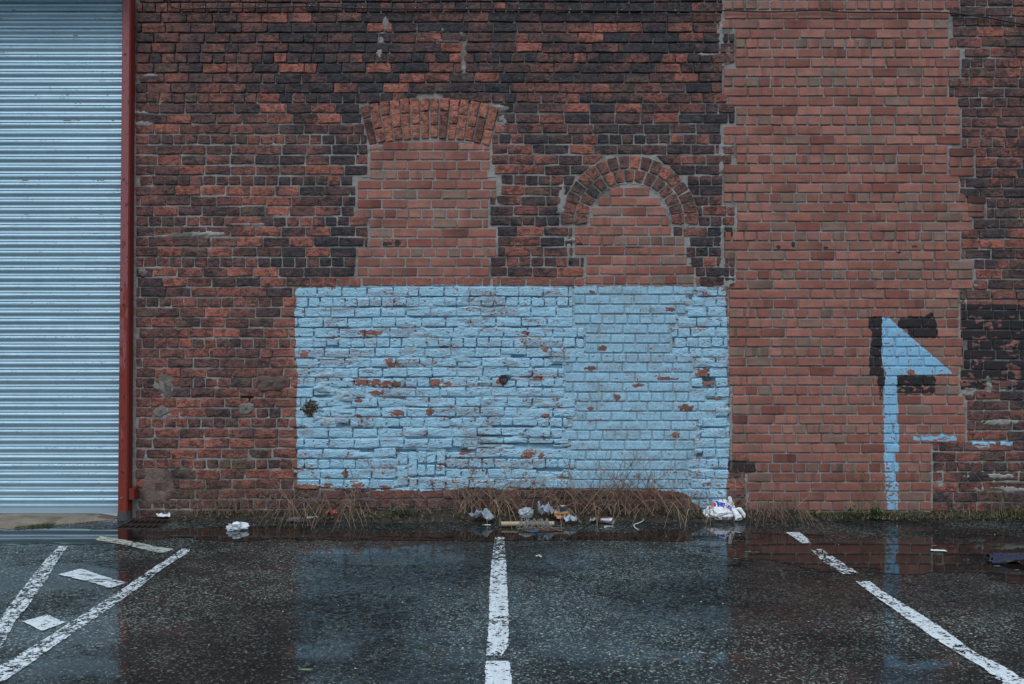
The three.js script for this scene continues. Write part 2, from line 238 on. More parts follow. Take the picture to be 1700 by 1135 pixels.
// ---------------------------------------------------------------- one brick: ten-cornered worn block, 50 triangles
const OUT = [[-1, -1, 1], [0, -1, 0], [1, -1, 1], [1, -1, 2], [1, 1, 2], [1, 1, 1], [0, 1, 0], [-1, 1, 1], [-1, 1, 2], [-1, -1, 2]];
function brickGeo(b) {      // b.q: four wall pixels (top-left, top-right, bottom-right, bottom-left)
  const r = rng(b.seed), q = b.q, cx = (q[0][0] + q[1][0] + q[2][0] + q[3][0]) / 4, cy = (q[0][1] + q[1][1] + q[2][1] + q[3][1]) / 4;
  const w = Math.hypot(q[1][0] - q[0][0], q[1][1] - q[0][1]), h = Math.hypot(q[3][0] - q[0][0], q[3][1] - q[0][1]);
  const j = b.worn, cutX = clamp((0.7 + 1.5 * r() * j) / w * 2, 0, 0.5), cutY = clamp((0.6 + 1.3 * r() * j) / h * 2, 0, 0.6);
  const bev = mix(0.55, 0.95, j) , zf = b.z + (r() - 0.5) * 0.010 * j, tx = (r() - 0.5) * 0.05 * j, ty = (r() - 0.6) * 0.10 * j;
  const pt = (u, v) => { const s = (u + 1) / 2, t = (v + 1) / 2; return [mix(mix(q[0][0], q[1][0], s), mix(q[3][0], q[2][0], s), t), mix(mix(q[0][1], q[1][1], s), mix(q[3][1], q[2][1], s), t)]; };
  const area = b.paint ? areaOf(cx - w / 2, cy - h / 2, cx + w / 2, cy + h / 2) : null;
  const pos = [], uv = [], uv1 = [], col = [], idx = [], ou = r() * 4, ov = r() * 4;
  const add = (x, y, z, c) => {
    pos.push((x - cx) / SCALE, -(y - cy) / SCALE, z); if (b.soot) c = mix3(c, C_SOOT, clamp(smooth(0.42, 0.66, fbm(x / 46, y / 24, 131, 4)) * b.soot));
    if (b.modern) { uv.push(b.turn ? 0.2 + (y - cy + h / 2) / h * 0.6 : clamp(0.5 + (x - cx) / (b.header ? 41 : w + 1), 0.01, 0.99) + (b.header ? b.slide : 0), (b.face + 0.12 + 0.76 * (0.5 - (y - cy) / (h + 1))) / 16); }
    else uv.push((x - cx) / SCALE * 1.6 + ou, (y - cy) / SCALE * 1.6 + ov);
    const a = area ? areaUv(area, x, y) : [0, 0]; uv1.push(a[0], a[1]); col.push(...c);
  };
  const tone = (u) => { const e = b.burn ? smooth(-1, 1, u * b.burn) : 0; const c = mix3(b.color, b.color2, e), k = 0.90 + 0.2 * r(); return [c[0] * k, c[1] * k, c[2] * k]; };
  const ring = [];
  for (const [u, v, m] of OUT) {
    const uu = m === 1 ? u * (1 - cutX) : m === 0 ? (r() - 0.5) * 0.7 : u, vv = m === 2 ? v * (1 - cutY) : v, p = pt(uu, vv);
    const jx = (r() - 0.5) * 2.0 * j, jy = (r() - 0.5) * 1.7 * j; ring.push([p[0] + jx, p[1] + jy, uu, vv]);
  }
  const zAt = (u, v) => zf + u * tx * w / SCALE / 2 + v * ty * h / SCALE / 2;
  ring.forEach(([x, y, u]) => add(x, y, -0.05, tone(u)));
  ring.forEach(([x, y, u, v]) => add(x, y, zAt(u, v) - bev / SCALE * (0.8 + 0.5 * r()), tone(u)));
  ring.forEach(([x, y, u, v]) => { const d = bev * (0.8 + 0.8 * r() * (0.4 + j)); add(x - Math.sign(u) * Math.min(d, w * 0.2) * (Math.abs(u) > 0.6 ? 1 : 0), y - Math.sign(v) * Math.min(d, h * 0.22) * (Math.abs(v) > 0.6 ? 1 : 0.3), zAt(u, v) + (r() - 0.5) * 0.004 * j, tone(u)); });
  add(cx + (r() - 0.5) * w * 0.4, cy + (r() - 0.5) * h * 0.2, zAt(0, 0) + (r() - 0.35) * 0.009 * j, tone(0));
  for (let k = 0; k < 10; k++) { const n = (k + 1) % 10; for (const o of [0, 10]) idx.push(o + k, o + 10 + k, o + n, o + n, o + 10 + k, o + 10 + n); idx.push(20 + k, 30, 20 + n); }
  const g = flat(geoFrom(pos, idx, uv, uv1, col));
  return { g, cx, cy, area: area && b.paint ? area : null };
}
const paintTouches = (x0, y0, x1, y1) => { let n = 0; for (let i = 0; i <= 8; i++) for (let k = 0; k <= 3; k++) if (paintAt(mix(x0, x1, i / 8), mix(y0, y1, k / 3))) n++; return n > 4 || DABS.some(([a, b]) => a > x0 && a < x1 && b > y0 && b < y1); };

const bumpOld = { bumpMap: oldBump, bumpScale: 0.012 }, bumpNew = { bumpMap: newBump, bumpScale: 0.002 };
const M = {
  old: new THREE.MeshStandardMaterial({ map: oldGrain, vertexColors: true, roughness: 0.88, ...bumpOld }),
  modern: new THREE.MeshStandardMaterial({ map: newGrain, vertexColors: true, roughness: 0.8, ...bumpNew }),
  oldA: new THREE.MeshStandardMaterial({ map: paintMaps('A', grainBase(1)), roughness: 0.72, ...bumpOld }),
  oldB: new THREE.MeshStandardMaterial({ map: paintMaps('B', baseB), roughness: 0.85, bumpMap: oldBump, bumpScale: 0.006 }),
  mortar: new THREE.MeshStandardMaterial({ map: mortarMap, color: new THREE.Color(...C_MORTAR), roughness: 0.95, bumpMap: mortarBump, bumpScale: 0.006 }),
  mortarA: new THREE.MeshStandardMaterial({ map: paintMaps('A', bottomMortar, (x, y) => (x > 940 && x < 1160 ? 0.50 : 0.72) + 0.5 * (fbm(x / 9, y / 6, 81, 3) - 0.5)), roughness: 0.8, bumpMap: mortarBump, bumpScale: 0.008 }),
  mortarB: new THREE.MeshStandardMaterial({ map: paintMaps('B', mortarBase, (x, y) => (x < 1597 ? 0.9 : 0.5) + 0.6 * (fbm(x / 9, y / 6, 82, 3) - 0.5)), roughness: 0.9, bumpMap: mortarBump, bumpScale: 0.004 }),
};
const matOf = (b, area) => area === 'A' ? M.oldA : area === 'B' ? M.oldB : b.modern ? M.modern : M.old;

// lay a list of bricks under one wall: the 300 that show largest as parts, the rest joined by material
function lay(wall, list, limit = 300) {
  const made = list.map((b) => ({ b, ...brickGeo(b) }));
  const size = (m) => { const q = m.b.q, a = Math.abs((q[1][0] - q[0][0]) * (q[3][1] - q[0][1])); const inside = q.every(([x, y]) => x > 2 && x < 1698 && y > 2 && y < 835); return inside ? a : a * 0.01; };
  made.sort((a, b) => size(b) - size(a));
  made.slice(0, limit).forEach((m) => { const o = mesh(m.b.name ?? 'brick', m.g, matOf(m.b, m.area), wall); o.position.set(X(m.cx), Y(m.cy), 0); });
  const rest = new Map();
  for (const m of made.slice(limit)) { m.g.translate(X(m.cx), Y(m.cy), 0); const k = matOf(m.b, m.area); (rest.get(k) ?? rest.set(k, []).get(k)).push(m.g); }
  for (const [k, gs] of rest) kind(mesh('brickwork', mergeGeometries(gs), k, wall), 'stuff');
}
function courses(anchors, types, kMin, kMax) { const out = []; for (let k = kMin; k <= kMax; k++) { const a = anchors; let y; if (k <= a[0][0]) y = a[0][1] + (k - a[0][0]) * (a[1][1] - a[0][1]) / (a[1][0] - a[0][0]); else if (k >= a.at(-1)[0]) y = a.at(-1)[1] + (k - a.at(-1)[0]) * 16.8; else y = ramp(a, k); out.push({ k, y, head: types(k) }); } return out; }

// ---------------------------------------------------------------- old wall
const BRIGHT = [[465, 28], [507, 28], [583, 94], [462, 94], [482, 111], [525, 111], [614, 44], [725, 61], [747, 78], [763, 94], [614, 111], [677, 127], [810, 129], [568, 145], [658, 144], [655, 160], [828, 11], [438, 161], [503, 161], [525, 178], [442, 178], [459, 195], [549, 195], [547, 264], [525, 281], [568, 281], [832, 281], [840, 214], [999, 47], [1043, 47], [985, 63], [1130, 47], [878, 79], [1092, 114], [1154, 132], [1003, 147], [960, 165], [958, 181], [1112, 198], [1040, 182], [977, 232], [1129, 232], [1174, 234], [871, 248], [958, 250], [1154, 268], [894, 266], [873, 281], [960, 96], [1112, 97], [1133, 97], [1196, 166], [1208, 251], [396, 316], [353, 316], [310, 316], [410, 332], [268, 350], [268, 417], [353, 417], [267, 434], [267, 450], [312, 450], [396, 450], [289, 467], [351, 518], [371, 534], [309, 552], [396, 552], [309, 568], [443, 316], [483, 316], [502, 366], [594, 366], [461, 332], [525, 349], [443, 349], [528, 384], [441, 384], [502, 400], [428, 400], [525, 416], [443, 450], [463, 468], [478, 500], [475, 551], [837, 316], [841, 468], [892, 400], [868, 367], [953, 449], [934, 467], [876, 384], [1172, 435], [351, 584], [312, 618], [330, 667], [288, 667], [364, 667], [267, 718], [327, 735], [374, 735], [304, 752], [351, 786], [289, 700], [367, 820], [441, 585], [462, 602], [474, 786], [271, 93], [267, 161], [287, 265], [252, 213], [276, 213], [340, 282], [1640, 53], [1670, 120], [1640, 54], [1645, 268], [1660, 403], [1690, 405], [1620, 410], [1660, 456], [1640, 470], [1690, 506]];
const isBright = (x0, y0, x1, y1) => BRIGHT.some(([x, y]) => x >= x0 && x <= x1 && y >= y0 && y <= y1);
function oldTone(cx, cy, r, right) {
  const n = fbm(cx / 90, cy / 60, 101, 2), d0 = right ? 0.30 : ramp([[230, 0.12], [420, 0.2], [480, 0.48], [1200, 0.5]], cx) * ramp([[-100, 1.1], [450, 1.0], [520, 0.4], [850, 0.25]], cy) + (cy < 160 ? 0.12 : 0);
  const jit = 0.88 + 0.28 * r(), q = r(), red = q < 0.30 ? C_PLUM : q < 0.44 ? C_BROWN : q < 0.80 ? C_BRICK : C_RED;
  const soot = clamp((d0 - 0.32) * 1.3 + (n - 0.5) * 1.1 + Math.pow(r(), 2.2) * 0.85 - 0.12), deep = mix3(C_DARK, C_SOOT, r());
  let c = mix3(red, deep, clamp(soot));
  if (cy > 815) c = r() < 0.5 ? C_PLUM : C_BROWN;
  let c2 = r() < 0.35 ? mix3(c, r() < 0.55 ? C_SOOT : C_RED, 0.7) : c;
  return [c.map((v) => v * jit), c2.map((v) => v * jit), clamp(d0 * 1.6 + 0.1, 0, 0.85)];
}
function oldCourse(c, x0, x1, r, list, right) {
  const wave = (x) => right ? 0 : Math.sin(x / 260) * 1.1 + smooth(800, 1000, x) * 1.6;
  const pitch = c.head ? 20.8 : 41.6, hb = 14.5;
  let x = (c.head ? 244 : (c.k % 2 ? 232.6 : 251.5)) - 41.6 * 40 + (r() - 0.5) * 4;
  const cuts = right ? [] : holesAt(c.y - hb / 2, c.y + hb / 2);
  while (x < x1) {
    let w = pitch * (0.955 + 0.09 * r()); const q = r(); if (c.head && q < 0.06) w *= 1.9; else if (!c.head && q < 0.05) w *= 0.52;
    let spans = [[x + 0.95, x + w - 0.95]]; const full0 = x + 0.95, full = x + w - 0.95; x += w;
    for (const [a, b] of [...cuts, [-9999, x0], [x1, 9999]]) spans = spans.flatMap(([s, e]) => e <= a || s >= b ? [[s, e]] : [[s, a], [b, e]].filter(([m, n]) => n - m > 4.5 && m >= s - 1e-6 && n <= e + 1e-6));
    for (const [s, e] of spans) {
      if (e < 150 || s > 1860) continue;
      const yc = c.y + wave((s + e) / 2) + (r() - 0.5) * 1.2, hh = hb * (0.96 + 0.07 * r()); let y0 = yc - hh / 2, y1 = yc + hh / 2;
      for (const [a, b, cc, d] of VOIDS) if (s < cc && e > a && Math.min(e, cc) - Math.max(s, a) > (e - s) * 0.4 && y0 < d && y1 > b) { if ((b + d) / 2 > yc) y1 = Math.max(yc, b); else y0 = Math.min(yc, d); }
      const seed = Math.floor(r() * 1e9);
      if (GAPS.some(([a, b, cc, d]) => (s + e) / 2 > a && (s + e) / 2 < cc && yc > b - 3 && yc < d + 3)) continue;
      let [color, color2, soot] = oldTone((s + e) / 2, yc, r, right);
      if (isBright(s, y0, e, y1)) { soot *= 0.15; { const k = 0.9 + 0.4 * r(); color = mix3(C_ORANGE, C_RED, r() * 0.8).map((v) => v * k); } color2 = r() < 0.3 ? C_PLUM : color.map((v) => v * 0.85); }
      const low = smooth(540, 640, yc);
      let st = s, et = e; if (!right && c.y > 255 && c.y < 376) { const rad = ROUND.r2 + 2, at = (yy) => Math.sqrt(Math.max(0, rad * rad - (ROUND.cy - Math.min(yy, ROUND.cy)) ** 2)), h1 = at(c.y + hb / 2), h0 = at(y0); if (Math.abs(e - (ROUND.cx - h1)) < 0.05) et = Math.min(full, ROUND.cx - h0, e + 14); if (Math.abs(s - (ROUND.cx + h1)) < 0.05) st = Math.max(full0, ROUND.cx + h0, s - 14); }
      list.push({ q: [[st, y0], [et, y0], [e, y1], [s, y1]], seed, z: 0, worn: 0.7 + 0.3 * low * (right ? 0.6 : 1), color, color2, soot, burn: r() < 0.5 ? 1 : -1, paint: paintTouches(s, y0, e, y1) });
    }
  }
}
const LEFT_EDGE = 226;
const wallOld = thing('brick_wall', 'old soot-dark brick wall with blocked openings, a big pale blue painted rectangle on it', 'brick wall');
{
  const r = rng(11), list = [];
  const cs = courses([[0, 11.4], [5, 95.4], [9, 161.5], [13, 230], [17, 298.5], [21, 366.4], [25, 434], [29, 500.3], [33, 568.3], [37, 634], [41, 700.6], [45, 769], [49, 836]], (k) => k === 0 || (k >= 5 && (k - 5) % 4 === 0) || (k < 0 && -k % 4 === 0), -16, 50);
  for (const c of cs) oldCourse(c, LEFT_EDGE, step(PANEL_L, c.y) - 1.5, r, list, false);
  // a patch of upright bricks low in the painted part
  for (const [a, b, c, d] of [[660, 750, 677, 770], [660, 774, 677, 806], [679, 750, 692, 790], [679, 793, 692, 811], [694, 749, 707, 768], [709, 751, 723, 768], [725, 749, 739, 770], [694, 771, 707, 789], [709, 771, 722, 789], [724, 772, 739, 788], [695, 792, 717, 811], [719, 792, 739, 811]])
    list.push({ q: [[a, b], [c, b + 0.8], [c, d], [a, d + 0.5]], seed: a * 7 + b, z: 0, worn: 0.9, color: C_BRICK, color2: C_BRICK, burn: 1, paint: true });
  lay(wallOld, list);
}
// arches: each brick of a ring is a part of its arch
{
  const g = new THREE.Group(); g.name = 'window_arch'; wallOld.add(g);
  const list = [], n = 14, r = rng(5);
  const at = (rad, a) => [ARCH.cx + rad * Math.sin(a), ARCH.cy - rad * Math.cos(a)];
  for (let i = 0; i < n; i++) {
    const a0 = -ARCH.half + 2 * ARCH.half * i / n + 0.0028, a1 = -ARCH.half + 2 * ARCH.half * (i + 1) / n - 0.0028, split = i % 2 ? mix(ARCH.r0, ARCH.r1, 0.36) : mix(ARCH.r0, ARCH.r1, 0.66);
    const s = split + (r() - 0.5) * 5;
    for (const [lo, hi] of [[ARCH.r0 + (r() - 0.5) * 2, s - 1], [s + 1, ARCH.r1 + (r() - 0.5) * 2]]) {
      const dark = r() < 0.16 || i === 0, k = 0.75 + 0.35 * r(); const color = (dark ? C_BRICK : C_ARCH).map((v) => v * k);
      list.push({ name: 'arch_brick', q: [at(hi, a0), at(hi, a1), at(lo, a1), at(lo, a0)], seed: i * 91 + Math.round(lo), z: 0.004, worn: 0.7, color, color2: color.map((v) => v * 0.85), burn: 1 });
    }
  }
  lay(g, list);
  const g2 = new THREE.Group(); g2.name = 'doorway_arch'; wallOld.add(g2);
  const l2 = [], at2 = (rad, a) => [ROUND.cx + rad * Math.sin(a), ROUND.cy - rad * Math.cos(a)];
  for (const [lo, hi, m] of [[ROUND.r0, ROUND.r1 - 1, 15], [ROUND.r1 + 1.5, ROUND.r2, 18]]) for (let i = 0; i < m; i++) {
    const g3 = lo > 80 ? 0.0145 : 0.017, a0 = -Math.PI / 2 + Math.PI * i / m + g3, a1 = -Math.PI / 2 + Math.PI * (i + 1) / m - g3, q = r();
    const color = (q < 0.3 ? C_PLUM : q < 0.45 ? C_DARK : q < 0.75 ? C_BRICK : q < 0.88 ? C_RED : C_ORANGE).map((v) => v * (0.85 + 0.3 * q));
    l2.push({ name: 'arch_brick', q: [at2(hi, a0), at2(hi, a1), at2(lo, a1), at2(lo, a0)], seed: i * 37 + Math.round(hi), z: 0.002, worn: 0.75, color, color2: r() < 0.4 ? C_BROWN : color, burn: -1 });
  }
  lay(g2, l2);
}
// ---------------------------------------------------------------- later brickwork: panel, blocked window, blocked doorway
function modernCourse(y, head, x0, x1, phase, r, list, opts = {}) {
  const pitch = head ? 20.75 : 41.4, hb = 13.35; let x = phase - 60 * 41.4; if (x0 - x > 4 * pitch) x += Math.floor((x0 - x) / pitch - 2) * pitch; let hold = null;
  while (x < x1) {
    const w = pitch * (0.965 + 0.07 * r()), gap = 1.3; let s = Math.max(x + gap, x0 + 1), e = Math.min(x + w - gap, x1 - 1); x += w; const seed = Math.floor(r() * 1e9);
    const q = r(), t = 0.87 + 0.26 * r(), face = Math.floor(r() * 16), slide = r() * 0.4, q2 = r();
    if (e - s < 2) continue; if (e - s < 8.5 && s <= x0 + 1.01 && x1 - x0 > 30) { hold = s; continue; } if (hold !== null) { s = hold; hold = null; } if (x1 - 1 - e > 0 && x1 - 1 - e < 9.5) { e = x1 - 1; x = x1 + 1; }
    let c = q < (head ? 0.28 : 0.09) ? C_CLAY : q < 0.55 ? C_ROSE : q < 0.93 ? C_PINK : lin('#8c5148'); c = c.map((v) => v * t * (opts.tone ?? 1));
    const yc = y + (r() - 0.5) * 0.5, y0 = opts.top ? Math.max(yc - hb / 2, opts.top((s + e) / 2)) : yc - hb / 2, y1 = yc + hb / 2; if (y1 - y0 < 3) continue;
    list.push({ modern: true, header: head, slide: slide - 0.2, face, q: [[s, y0], [e, y0], [e, y1], [s, y1]], seed, z: opts.z ?? 0, worn: 0.36, color: c, color2: q2 < 0.12 ? c.map((v) => v * 0.65) : c, burn: 1, paint: paintTouches(s, y0, e, y1) });
  }
}
const wallPanel = thing('brick_wall', 'tall panel of newer pinkish red brick carrying the blue and black arrow', 'brick wall');
{
  const r = rng(21), list = [];
  for (let k = -16; k <= 53; k++) { const y = 8 + 16 * k; modernCourse(y, k % 4 === 0, step(PANEL_L, y) + 1, step(PANEL_R, y) - 0.5, (((k % 4) + 4) % 4 === 2 ? 20.7 : 0) + 1283 + (k % 4 === 0 ? 10 : 0), r, list, { tone: y > 770 ? 0.85 : 1 }); }
  // the small repair toothed into the old bricks beside it
  for (const [a, b, c, d, t] of [[1577, 246, 1616, 259, 0.5], [1577, 262, 1593, 276, 1], [1596, 262, 1616, 276, 1], [1577, 279, 1617, 292, 0.8], [1606, 326, 1636, 337, 0.3], [1607, 341, 1633, 351, 0.8], [1607, 353, 1634, 360, 0.8]])
    list.push({ modern: true, header: false, slide: 0, face: a % 16, q: [[a, b], [c, b], [c, d], [a, d]], seed: a + b, z: 0.004, worn: 0.2, color: C_ROSE.map((v) => v * t), color2: C_ROSE.map((v) => v * t * 0.7), burn: 1 });
  lay(wallPanel, list);
}
const wallWindow = thing('blocked_window', 'window opening bricked up with pinkish brick under the wide orange brick arch', 'brick infill');
{
  const r = rng(31), list = [], ceil = (x) => ARCH.cy - Math.sqrt((ARCH.r0 - 3) ** 2 - (x - ARCH.cx) ** 2);
  for (let k = -3; k <= 11; k++) { const y = 290 + 16.1 * k; modernCourse(y, k % 4 === 0, step(WIN_L, y) + 1, step(WIN_R, y) - 1, (k % 2 ? 20.7 : 0) + 612, r, list, { z: -0.004, top: ceil }); }
  lay(wallWindow, list);
}
const wallDoor = thing('blocked_doorway', 'doorway bricked up with pinkish brick under the round double-ring brick arch, lower half painted blue', 'brick infill');
{
  const r = rng(41), list = [];
  for (let k = -6; k <= 25; k++) {
    const y = k < 0 ? 399.5 + 16.3 * k : ramp([[0, 399.5], [4, 464.5], [8, 529.7], [12, 594], [16, 659], [20, 722.5], [24, 789], [25, 804]], k);
    let x0 = step(DOOR_L, y), x1 = step(DOOR_R, y); const y0 = y - 6.6;
    if (y < 376) { const dy = ROUND.cy - Math.min(y0 + 2, ROUND.cy), hw = Math.sqrt(Math.max(0, (ROUND.r0 - 3) ** 2 - dy * dy)); if (hw < 8) continue; x0 = ROUND.cx - hw; x1 = ROUND.cx + hw; }
    modernCourse(y, k >= 0 && k % 4 === 0, x0 + 1, x1 - 1, (k % 2 ? 20.7 : 0) + 973, r, list, { z: -0.003, top: y < 376 ? (x) => ROUND.cy - Math.sqrt(Math.max(0, (ROUND.r0 - 2) ** 2 - (x - ROUND.cx) ** 2)) : undefined });
  }
  lay(wallDoor, list);
}
const wallEnd = thing('brick_wall', 'old dark brick wall beyond the arrow panel with black paint washed over it', 'brick wall');
{
  const r = rng(51), list = [];
  const cs = courses([[0, 35.7], [4, 104], [8, 169.5], [12, 236.5], [16, 303], [20, 371], [24, 438], [28, 506], [32, 572], [36, 639], [40, 706], [44, 774.6], [48, 842]], (k) => ((k % 4) + 4) % 4 === 0, -17, 49);
  for (const c of cs) { let x0 = step(PANEL_R, c.y) + 2; if (c.y > 243 && c.y < 295) x0 = 1621; if (c.y > 322 && c.y < 363) x0 = 1639; oldCourse(c, x0, 1850, r, list, true); }
  lay(wallEnd, list);
}
// ---------------------------------------------------------------- mortar beds: one uneven sheet behind each kind of brickwork
const SMEARS = [[640, 40, 5, 12], [725, 50, 30, 4], [765, 60, 4, 14], [634, 65, 6, 10], [745, 68, 26, 3], [770, 100, 5, 30], [630, 90, 5, 12], [726, 76, 4, 8], [1197, 60, 5, 26], [1210, 83, 4, 20], [1170, 91, 22, 3], [1205, 108, 10, 3], [1208, 243, 14, 3], [1198, 268, 4, 30], [1200, 420, 5, 60], [1222, 350, 4, 60], [835, 205, 9, 16], [832, 180, 12, 6], [232, 187, 22, 3], [248, 125, 16, 3], [240, 205, 18, 5], [262, 153, 18, 2], [330, 388, 50, 4], [290, 392, 40, 2], [415, 372, 40, 2], [934, 330, 8, 22], [930, 345, 7, 12], [945, 415, 5, 14], [950, 398, 14, 3], [1138, 370, 5, 14], [1200, 472, 18, 7], [1218, 466, 10, 8], [252, 445, 20, 2], [276, 645, 12, 34], [262, 640, 10, 10], [268, 690, 14, 9], [1600, 475, 30, 4], [1610, 650, 10, 8], [1640, 640, 8, 18], [1660, 700, 30, 6], [1650, 742, 40, 4], [1640, 790, 50, 5], [1660, 812, 60, 6], [1560, 790, 8, 20]];
function mortarDepth(x, y, which) {
  if (which === 'panel') return -0.0125 + (fbm(x / 12, y / 12, 6, 3) - 0.5) * 0.008;
  if (which === 'infill') return (y > 474 ? -0.0165 : -0.0115) + (fbm(x / 10, y / 10, 6, 3) - 0.5) * 0.004;
  const n = fbm(x / 22, y / 14, 19, 3), f = fbm(x / 5, y / 4, 23, 2);
  let z = mix(-0.030, -0.010, smooth(90, 250, y)) + (n - 0.5) * 0.015 + (f - 0.5) * 0.006;
  if (x > 1540) z = -0.014 + (n - 0.5) * 0.016 + (f - 0.5) * 0.006;
  if (y > 478 && y < 815 && x > 488 && x < 1212) { const crack = fbm(x / 30, y / 5, 63, 2); z = -0.0105 + (f - 0.5) * 0.007 - smooth(0.46, 0.62, crack) * 0.028; if (x > 520 && x < 585 && y > 600 && y < 700) z += 0.008 + (n - 0.5) * 0.03; z += smooth(0.56, 0.70, fbm(x / 38, y / 22, 111, 3)) * (x < 930 ? 0.009 : 0.003); }
  
  for (const [sx, sy, rx, ry] of SMEARS) { const dx = Math.abs(x - sx) / rx, dy = Math.abs(y - sy) / ry; if (dx < 1.5 && dy < 1.5) { const q = Math.hypot(dx, dy) + (f - 0.5) * 0.9; z = Math.max(z, mix(0.002, -0.02, smooth(0.7, 1.35, q))); } }
  for (const [a, b, c, d] of VOIDS) if (x > a - 1 && x < c + 1 && y > b - 1 + (f - 0.5) * 3 && y < d + 1) z = Math.min(z, -0.055);
  for (const [a, b, c, d] of GAPS) if (x > a && x < c && y > b && y < d) z = -0.09;
  return z;
}
function bed(wall, which, x0, y0, x1, y1, keep, mat, area, name = 'mortar') {
  const s = which === 'old' ? 2.2 : 3, nx = Math.round((x1 - x0) / s), ny = Math.round((y1 - y0) / s), pos = [], uv = [], uv1 = [], idx = [];
  for (let j = 0; j <= ny; j++) for (let i = 0; i <= nx; i++) {
    const x = mix(x0, x1, i / nx), y = mix(y0, y1, j / ny); pos.push(X(x), Y(y), mortarDepth(x, y, which)); uv.push(X(x) / 1.3, Y(y) / 1.3); const a = area ? areaUv(area, x, y) : [0, 0]; uv1.push(...a);
  }
  for (let j = 0; j < ny; j++) for (let i = 0; i < nx; i++) {
    if (!keep(mix(x0, x1, (i + 0.5) / nx), mix(y0, y1, (j + 0.5) / ny))) continue;
    const a = j * (nx + 1) + i; idx.push(a, a + nx + 1, a + 1, a + 1, a + nx + 1, a + nx + 2);
  }
  const g = geoFrom(pos, idx, uv, uv1); g.computeVertexNormals(); mesh(name, g, mat, wall);
}
const inWin = (x, y, m = 1) => y > 226 && y < 475 + m && [-m, m].some((d) => x > step(WIN_L, y + d) - m && x < step(WIN_R, y + d) + m) && Math.hypot(x - ARCH.cx, y - ARCH.cy) < ARCH.r0 + m;
const inDoor = (x, y, m = 1) => y < 812 + m && (y >= 372 ? [-m, m].some((d) => x > step(DOOR_L, y + d) - m && x < step(DOOR_R, y + d) + m) : Math.hypot(x - ROUND.cx, y - ROUND.cy) < ROUND.r0 + m);
const rectA = (x, y) => x > 480 && x < 1275 && y > 462 && y < 856;
const isOld = (x, y) => x < step(PANEL_L, y) + 1 && !inWin(x, y, -3) && !inDoor(x, y, -3);
bed(wallOld, 'old', 216, -260, 1250, 866, (x, y) => isOld(x, y) && !rectA(x, y), M.mortar);
bed(wallOld, 'old', 478, 460, 1246, 858, (x, y) => isOld(x, y) && rectA(x, y), M.mortarA, 'A', 'painted_mortar');
bed(wallWindow, 'infill', 580, 222, 836, 478, (x, y) => inWin(x, y, 3), M.mortar);
bed(wallDoor, 'infill', 900, 300, 1216, 816, (x, y) => inDoor(x, y, 3) && y <= 474, M.mortar);
bed(wallDoor, 'infill', 900, 472, 1216, 816, (x, y) => inDoor(x, y, 3) && y > 470, M.mortarA, 'A', 'painted_mortar');
const onPanel = (x, y) => [-3, 0, 3].some((d) => x >= step(PANEL_L, y + d) - 2 && x <= step(PANEL_R, y + d) + 2.5);
bed(wallPanel, 'panel', 1190, -260, 1640, 866, (x, y) => (onPanel(x, y) || (x > 1573 && x < 1622 && y > 243 && y < 296) || (x > 1603 && x < 1640 && y > 322 && y < 364)) && !(x > 1434 && y > 506) && !(x < 1256 && y > 740 && y < 806), M.mortar);
bed(wallPanel, 'panel', 1434, 506, 1640, 862, onPanel, M.mortarB, 'B', 'painted_mortar');
bed(wallPanel, 'panel', 1190, 740, 1257, 806, (x, y) => onPanel(x, y), M.mortarA, 'A', 'painted_mortar');
bed(wallEnd, 'old', 1540, -260, 1856, 866, (x, y) => x > step(PANEL_R, y) + 0.5 && !(y > 498 && y < 864 && x < 1756), M.mortar);
bed(wallEnd, 'old', 1542, 498, 1756, 864, (x, y) => x > step(PANEL_R, y) + 0.5, M.mortarB, 'B', 'painted_mortar');
// solid core behind the faces
{
  const core = std([0.10, 0.09, 0.085], 0.95);
  mesh('wall_core', box(X(733), Y(300) - 0.02, -0.21, (1250 - 216) / SCALE, 6.16, 0.22), core, wallOld);
  mesh('wall_core', box(X(1553), Y(300) - 0.02, -0.21, (1856 - 1251) / SCALE, 6.16, 0.22), core, wallEnd);
}
// ---------------------------------------------------------------- render patches on the lower left of the old wall
const renderMat = new THREE.MeshStandardMaterial({ map: mortarMap, color: new THREE.Color(...lin('#8a837c')), roughness: 0.95, bumpMap: mortarBump, bumpScale: 0.01 });
function patch(px, py, rx, ry, seed, thick, mat, square = 0) {
  const pos = [0, 0, thick], uv = [X(px), Y(py)], idx = [], R = 5, N = 30;
  for (let k = 1; k <= R; k++) for (let i = 0; i < N; i++) {
    const a = i / N * 2 * Math.PI, f = k / R, edge = 0.82 + 0.4 * (fbm(Math.cos(a) * 1.6 + seed, Math.sin(a) * 1.6 + 7, seed, 3) - 0.5) * 2;
    const sq = square ? 1 / Math.max(Math.abs(Math.cos(a)), Math.abs(Math.sin(a))) * 0.9 : 1;
    const x = Math.cos(a) * rx * edge * f * sq, y = Math.sin(a) * ry * edge * f * sq;
    pos.push(x / SCALE, -y / SCALE, k === R ? -0.012 : thick * (1 - 0.7 * f * f) + (fbm(x / 6 + seed, y / 6, seed + 3, 3) - 0.5) * thick * 1.3); uv.push((x + px) / SCALE, (y + py) / SCALE);
    const n = (i + 1) % N, o = 1 + (k - 2) * N; if (k === 1) idx.push(0, 1 + n, 1 + i); else idx.push(o + i, o + n, o + N + i, o + n, o + N + n, o + N + i);
  }
  const g = geoFrom(pos, idx, uv); g.computeVertexNormals(); const m = mesh('mortar_patch', g, mat, wallOld); m.position.set(X(px), Y(py), 0);
}
patch(237, 452, 11, 10, 3, 0.012, renderMat);
patch(276, 640, 15, 34, 5, 0.010, renderMat);
patch(268, 683, 16, 14, 9, 0.008, renderMat);
